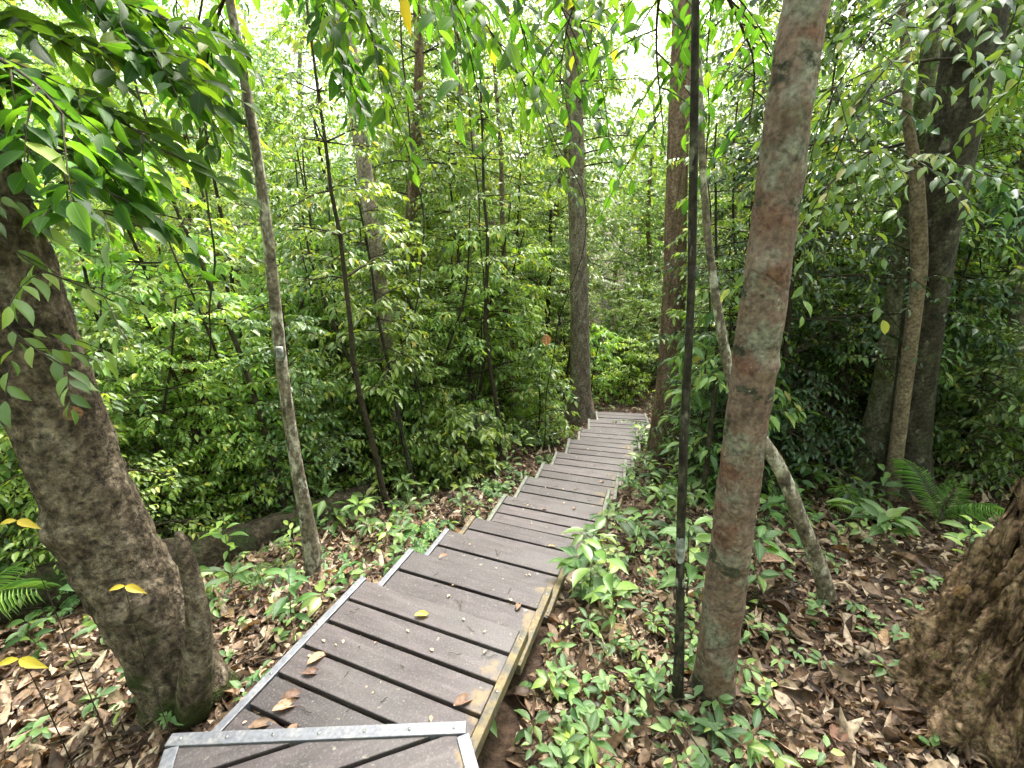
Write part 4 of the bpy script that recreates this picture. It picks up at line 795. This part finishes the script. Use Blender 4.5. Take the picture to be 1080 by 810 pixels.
for k, (px, py, lb) in enumerate([(395, 545, 'broad-leaved plant left of the third step near the slanting sapling'), (365, 560, 'long-leaved plant beside the slim pole tree foot'), (470, 470, 'broad-leaved plant under the far bushes left of the steps'), (240, 560, 'broad-leaved plant growing against the fallen log'), (520, 430, 'broad-leaved plant just left of the pale pole'), (690, 470, 'broad-leaved plant right of the far steps'), (672, 500, 'leafy plant leaning over the right edge of the far steps'),
        (860, 470, 'broad-leaved plant behind the red-brown tree'), (900, 560, 'leafy plant in front of the mossy tree'), (935, 590, 'single broad-leaved plant before the slender crooked tree'), (600, 600, 'broad-leaved plant leaning on the right edge of the second step'), (165, 500, 'long-leaved plant right behind the leaning tree'), (1010, 500, 'broad-leaved plant behind the stump')]):
    p = gl0(px, py)
    if not bool(off_boards(np.array(p[0]), np.array(p[1]), .1)): p = (p[0] + (.2 if px > 560 else -.2), p[1], float(ground(p[0] + (.2 if px > 560 else -.2), p[1])))
    plant(BL[k % 3], lb, 'plant', p, .55 + .3*((k*37) % 10)/10, k*1.3, 'broad-leaved plants of the forest floor', k % 2)

# hand-placed palms and ferns
def gl(px, py, dz=0): p = G(px, py); return (p[0], p[1], p[2] + dz)
palm('pale arching palm fronds left of the leaning tree foot', gl(-60, 700), 8, .6, .3, 3.4, 1, lift=.55)
palm('pale palm spreading low fronds between the left edge and the leaning tree', gl(40, 600), 6, .5, .3, 6.28, 0, lift=.2)
palm('small palm with pale drooping fronds behind the leaning tree', gl(172, 545), 6, .6, 0, 6.28, 0)
palm('drooping palm fronds in front of the mossy grey tree on the right', gl(925, 550), 4, .42, 3.0, 3.6, 2, lift=.3)
palm('young palm with arching fronds beside the dark leaning tree on the right', gl(985, 560), 5, .55, .6, 5.4, 1, lift=.7)
palm('feathery palm at the far right edge among bushes', gl(1075, 470), 7, .9, 2.6, 5.0, 0, lift=.25)
palm('low palm with narrow leaflets under the bushes left of the far boardwalk', gl(470, 440), 6, .55, 0, 6.28, 2)
palm('bright green fern-like palm between the slim pole and dark saplings', gl(330, 450), 6, .7, 0, 6.28, 0)

# ---------------------------------------------------------------- forest floor
def build_litter():
    rng = np.random.default_rng(77); n = 95000; r = .8 + 11*rng.random(n)**1.7; a = np.radians(rng.uniform(-66, 66, n)); x, y = r*np.sin(a), r*np.cos(a)
    dens = .5 + .5*np.sin(1.3*x + .7*np.sin(2*y))*np.sin(1.1*y + 1) ; ok = off_boards(x, y) & (y > .5) & (rng.random(n) < .55 + .45*dens); x, y = x[ok], y[ok]; n = len(x)
    P = np.stack([x, y, ground(x, y) + rng.uniform(.002, .035, n)], 1); az = rng.uniform(0, 6.28, n); D = np.stack([np.cos(az), np.sin(az), rng.normal(0, .18, n)], 1)
    L = np.where(rng.random(n) < .12, rng.uniform(.09, .15, n), rng.uniform(.025, .08, n)); N = UP + rng.normal(0, .42, (n, 3)); mb = MB()
    for k, tm in enumerate((template([0, .12, .35, .65, .88, 1], [0, .2, .45, .42, .17, 0], 1.1, .35), template([0, .15, .4, .7, .9, 1], [0, .25, .46, .36, .14, 0], -.7, -.45), template([0, .12, .4, .7, .9, 1], [0, .22, .5, .4, .15, 0], .35, .12))):
        s = np.arange(n) % 3 == k; leaves(mb, P[s], D[s], N[s], L[s], rng.uniform(.32, .55, s.sum()), tm)
    tag(link('leaf_litter', mb.mesh('leaf_litter', M['leaf_dead'])), 'brown and tan fallen leaves carpeting the forest floor', 'leaf litter', None, 'stuff')
    tw = MB(); m = 900; r = .9 + 7*rng.random(m)**1.4; a = np.radians(rng.uniform(-62, 62, m)); xs, ys = r*np.sin(a), r*np.cos(a); ok = off_boards(xs, ys, .2)
    for x_, y_ in zip(xs[ok], ys[ok]):
        az = rng.uniform(0, 6.28); ln = rng.uniform(.08, .45); u = np.linspace(-.5, .5, 5); q = np.stack([x_ + np.cos(az)*ln*u, y_ + np.sin(az)*ln*u + .03*np.sin(u*6), np.zeros(5)], 1); q[:, 2] = ground(q[:, 0], q[:, 1]) + .025 + rng.uniform(0, .02) + u*rng.normal(0, .08); tw.tube(q, rng.uniform(.0015, .005), 5, True)
    tag(link('twigs', tw.mesh('twigs', M['stem_dark'])), 'thin dark twigs strewn over the leaf litter', 'twigs', None, 'stuff')
    # sparse low ground cover
    gcm = MB(); m = 3000; r = 1.2 + 10*rng.random(m)**1.2; a = np.radians(rng.uniform(-62, 62, m)); xs, ys = r*np.sin(a), r*np.cos(a); u = path_dist(xs, ys)
    pr = np.where(u > 0, np.clip(1.25 - .33*u, .08, 1), np.clip(.35 + .12*ys - .05*np.abs(u), .1, .8))*(.35 + .65*(np.sin(2.3*xs+1)*np.sin(1.9*ys) > -.2)); ok = off_boards(xs, ys, .04) & (rng.random(m) < pr); xs, ys = xs[ok], ys[ok]; m = len(xs); per = 5
    hh = rng.uniform(.03, .16, m); P = np.repeat(np.stack([xs, ys, ground(xs, ys) + hh], 1), per, 0); az = rng.uniform(0, 6.28, m*per); el = rng.uniform(-.3, .5, m*per); D = np.stack([np.cos(az)*np.cos(el), np.sin(az)*np.cos(el), np.sin(el)], 1)
    P = P + D*.012; P[:, 2] -= rng.uniform(0, .04, m*per); leaves(gcm, P, D, UP + rng.normal(0, .25, (m*per, 3)), rng.uniform(.035, .075, m*per), .48, T_MID)
    tag(link('ground_cover', gcm.mesh('ground_cover', M['leaf_seedling'])), 'small green leaves of ground cover sprouting through the leaf litter', 'ground cover', None, 'stuff')
build_litter()
def scatter_seedlings():
    rng = random.Random(8); pts = []; n = 0; tries = 0
    while n < 300 and tries < 30000:
        tries += 1
        if rng.random() < .62:
            u = .52 + 2.3*rng.random()**1.5; y = 1.05 + 6*rng.random()**1.3
        else:
            u = -(.55 + 2.6*rng.random()); y = 1.5 + 6.2*rng.random()
        x = float(np.interp(y, PCY, PCX)) + u/.93
        if not bool(off_boards(np.array(x), np.array(y), .09)) or not clear_of_trunks(x, y, .11): continue
        if u < 0 and y < 2.0 and rng.random() < .6: continue
        if u > 1.6 and y < 2.6 and rng.random() < .75: continue
        if x > 1.55 and y < 2.2: continue
        if any((x-p)**2 + (y-q)**2 < .012 for p, q in pts): continue
        pts.append((x, y)); px, py = proj((x, y, float(ground(x, y))))
        side = 'on the right of the boardwalk' if u > 0 else 'on the left of the boardwalk'
        rows = 'first steps' if y < 2.2 else 'second steps' if y < 3.0 else 'third steps' if y < 3.9 else 'middle steps' if y < 5 else 'far steps'
        loc = (x, y, float(ground(x, y)))
        side = ('hugging' if abs(u) < .8 else 'a pace' if abs(u) < 1.5 else 'well') + (' right of' if u > 0 else ' left of')
        if rng.random() < (.06 if u > 0 else .2):
            o = plant(SP[rng.randrange(3)], 'x', 'fern', loc, rng.uniform(.4, .75), rng.uniform(0, 6.28), 'small ferns along the boardwalk', rng.randrange(2)); alike(o, f'small fern {side} the {rows}')
        else:
            k = rng.randrange(6); o = plant(SD[k], 'x', 'seedling', loc, rng.uniform(.7, 1.3)*(.68 if y < 2.0 else 1.45 if u > .5 and rng.random() < .6 else 1.1), rng.uniform(0, 6.28), 'green seedlings along the boardwalk', rng.choice([0, 0, 0, 1, 2]))
            alike(o, f"{('whorled', 'upright', 'broad-leaved', 'tall', 'bushy', 'tiny')[k]} seedling {side} the {rows}")
        n += 1
scatter_seedlings()
# one strong dark rosette at the foot of the red-brown tree, a pair of leaves at the landing's corner
ROS = proto('rosette_plant', *make_seedling(790, .14, 13, .16, .34, 'whorl'), ('leaf_rosette',), uv=True, wood='stem_green')
plant(ROS, 'dark green rosette plant with long veined leaves at the foot of the red-brown tree', 'plant', gl(752, 782, .0), .6, .4)
plant(SD[4], 'bright yellow-green seedling at the bottom edge right of the landing', 'seedling', gl(600, 805), .6, 1.0, None, 2)
plant(SD[0], 'light green seedling touching the right corner of the landing', 'seedling', gl(510, 772), .8, 2.0, None, 2)

# loose leaves one can point at
from mathutils.bvhtree import BVHTree
def surface(o, base, px, py, off=.004):
    me = o.data; b = BVHTree.FromPolygons([v.co[:] for v in me.vertices], [p.vertices[:] for p in me.polygons]); d = Vector(ray(px, py)).normalized(); loc, nrm_, _, _ = b.ray_cast(Vector(CAM - base), d)
    if nrm_.dot(d) > 0: nrm_ = -nrm_
    return np.array(loc) + base + np.array(nrm_)*off, np.array(nrm_)
LF = template([0, .1, .3, .55, .8, 1], [0, .2, .42, .42, .22, 0], .5, .2)
def loose(label, pos, az, L, mat, name='fallen_leaf', nz=(0, 0, 1), wr=.45, dz=0, d=None, cat='leaf', group=None):
    mb = MB(); leaves(mb, [[0, 0, 0]], [d if d is not None else [math.cos(az), math.sin(az), dz]], [nz], [L], wr, LF); return tag(link(name, mb.mesh(name, M[mat], uv=True), None, pos), label, cat, group)
def on_deck(px, py):
    for (x, y), z, th, n in STEPS:
        p = at_z(px, py, z); q = p - np.array([x, y, z]); s = q @ across(th); t = q @ along(th)
        if 0 < s < DW and t < 0: return p + [0, 0, .012]
    return at_z(px, py, LZ) + [0, 0, .012]
for px, py, az, L, mt, lb in [(437, 651, .2, .09, 'leaf_yellow', 'curled yellow-green leaf lying on the first long step'), (324, 703, .9, .11, 'leaf_tan', 'brown curled leaf by the left metal strip of the first step'), (318, 712, .2, .09, 'leaf_dead', 'darker curled leaf under the tan one at the left strip'),
        (296, 738, .3, .10, 'leaf_dead', 'dark brown leaf at the left corner above the landing strip'), (287, 752, .5, .12, 'leaf_tan', 'broad tan leaf at the left corner above the landing strip'), (478, 747, .6, .11, 'leaf_dead', 'dark purplish leaf standing near the right end of the landing strip'), (545, 645, 1.3, .08, 'leaf_tan', 'narrow brown leaf on the second step near its right edge'),
        (463, 590, .8, .08, 'leaf_tan', 'pale dry leaf in the middle of the third step'), (578, 577, .1, .07, 'leaf_tan', 'orange-brown leaf near the right side of the fourth step'), (632, 509, .3, .07, 'leaf_tan', 'orange leaf near the right edge of the fifth step'), (606, 517, 1.0, .05, 'leaf_tan', 'small tan leaf on the fifth step'),
        (571, 538, .2, .06, 'leaf_tan', 'small tan leaf lying mid fourth step'), (262, 770, .4, .10, 'leaf_dead', 'crumpled brown leaf on the landing left of centre'), (298, 784, 1.1, .10, 'leaf_dead', 'dry twisted leaf on the landing boards'), (604, 538, .9, .06, 'leaf_tan', 'tan leaf near the right strip of the fifth step')]:
    loose(lb, on_deck(px, py), az, L, mt)
q, nq = surface(btr, bbase, 70, 428, .006); loose('square yellow-tan leaf stuck on the bark of the leaning tree', q, 0, .07, 'leaf_tan', nz=nq, wr=.9, d=np.cross(np.cross(nq, [.5, 0, -1]), nq))
q, nq = surface(stump_o.children[0], np.array(stump_c), 1020, 615, .012); loose('pale tan dead leaf stuck on the side of the rotten stump', q, 0, .085, 'leaf_tan', nz=nq, wr=.75, d=np.cross(np.cross(nq, [-.3, 0, -1]), nq))
for px, py, Yq, L, lb in [(132, 618, 1.12, .06, 'slender shoot with yellow leaves in front of the leaning tree foot'), (20, 695, 1.2, .09, 'slender shoot with larger yellow leaves at the lower left edge'), (18, 549, 1.2, .065, 'slender shoot with yellow leaf at the left edge among palm fronds')]:
    p = at_y(px, py, Yq); g_ = np.array([p[0] - .12, p[1] + .1, float(ground(p[0] - .12, p[1] + .1))]); sh = thing('yellow_seedling', lb, 'seedling', g_); u_ = np.linspace(0, 1, 9)[:, None]
    mb = MB(); q = (p - g_); mb.tube(np.array([0, 0, -.02]) + (q + [0, 0, .03])*u_ + np.array([-.06, .05, .10])*np.sin(math.pi*u_), np.linspace(.0025, .001, 9), 5); link('stem', mb.mesh('stem', M['stem_dark']), sh)
    mb = MB(); leaves(mb, [q, q], [[1, -.2, -.15], [-.75, -.35, .1]], [[0, -.6, 1], [.1, -.6, 1]], [L, L*.7], .42, LF); link('foliage', mb.mesh('foliage', M['leaf_yellow'], uv=True), sh)
o = loose('orange-yellow dying leaf hanging at the top edge', at_y(425, -8, 2.2), 0, .13, 'leaf_yellow', 'yellow_leaf', nz=(0, -1, .2), d=[.1, 0, -1], wr=.36)
o = loose('large tan dead leaf caught on the thin dark sapling in the distance', at_y(576, 352, 5.4), 0, .16, 'leaf_tan', 'dead_leaf', nz=(0, -1, .2), d=[.1, 0, -1], wr=.8)
def big_litter():
    rng = random.Random(12); n = 0; t = 0
    while n < 70 and t < 4000:
        t += 1; y = 1.0 + 2.6*rng.random(); x = rng.uniform(-2.4, 2.6)
        if not bool(off_boards(np.array(x), np.array(y), .12)) or not clear_of_trunks(x, y, .3): continue
        side = 'right' if path_dist(x, y) > 0 else 'left'; tan = rng.random() < .6
        o = loose('x', (x, y, float(ground(x, y)) + .035), rng.uniform(0, 6.28), rng.uniform(.13, .22), 'leaf_tan' if tan else 'leaf_dead', nz=(rng.gauss(0, .3), rng.gauss(0, .3), 1), wr=rng.uniform(.35, .5), group='large fallen leaves beside the first steps'); alike(o, f"large {'tan' if tan else 'dark brown'} leaf {'nearest' if y < 1.7 else 'amid' if y < 2.6 else 'far in'} litter {side} of steps"); n += 1
big_litter()
def deck_debris():
    rng = np.random.default_rng(9); tw = MB(); lm = MB()
    for k in range(150):
        (x, y), z, th, n = STEPS[int(len(STEPS)*rng.random()**2.2)]; c = np.array([x, y, z + .006]) + across(th)*DW*rng.uniform(.05, .95) - along(th)*rng.uniform(.03, .42 if z < 0 else 1.2)
        az = rng.uniform(0, 6.28)
        if k % 2: ln = rng.uniform(.015, .07); u = np.linspace(-.5, .5, 4); tw.tube(np.stack([c[0] + np.cos(az)*ln*u, c[1] + np.sin(az)*ln*u + .008*np.sin(u*5), np.full(4, c[2] + .002)], 1), .0013, 5)
        else: leaves(lm, [c], [[math.cos(az), math.sin(az), .15]], [UP + rng.normal(0, .2, 3)], [rng.uniform(.008, .028)], .6, T_MID)
    tag(link('twig_debris', tw.mesh('twig_debris', M['stem_dark'])), 'tiny dark twig bits scattered over the boards', 'debris', None, 'stuff'); tag(link('leaf_debris', lm.mesh('leaf_debris', M['leaf_tan'])), 'tiny dry leaf bits scattered over the boards', 'debris', None, 'stuff')
deck_debris()
tell_apart()
print('shrubs', nsh, 'trees', nft)
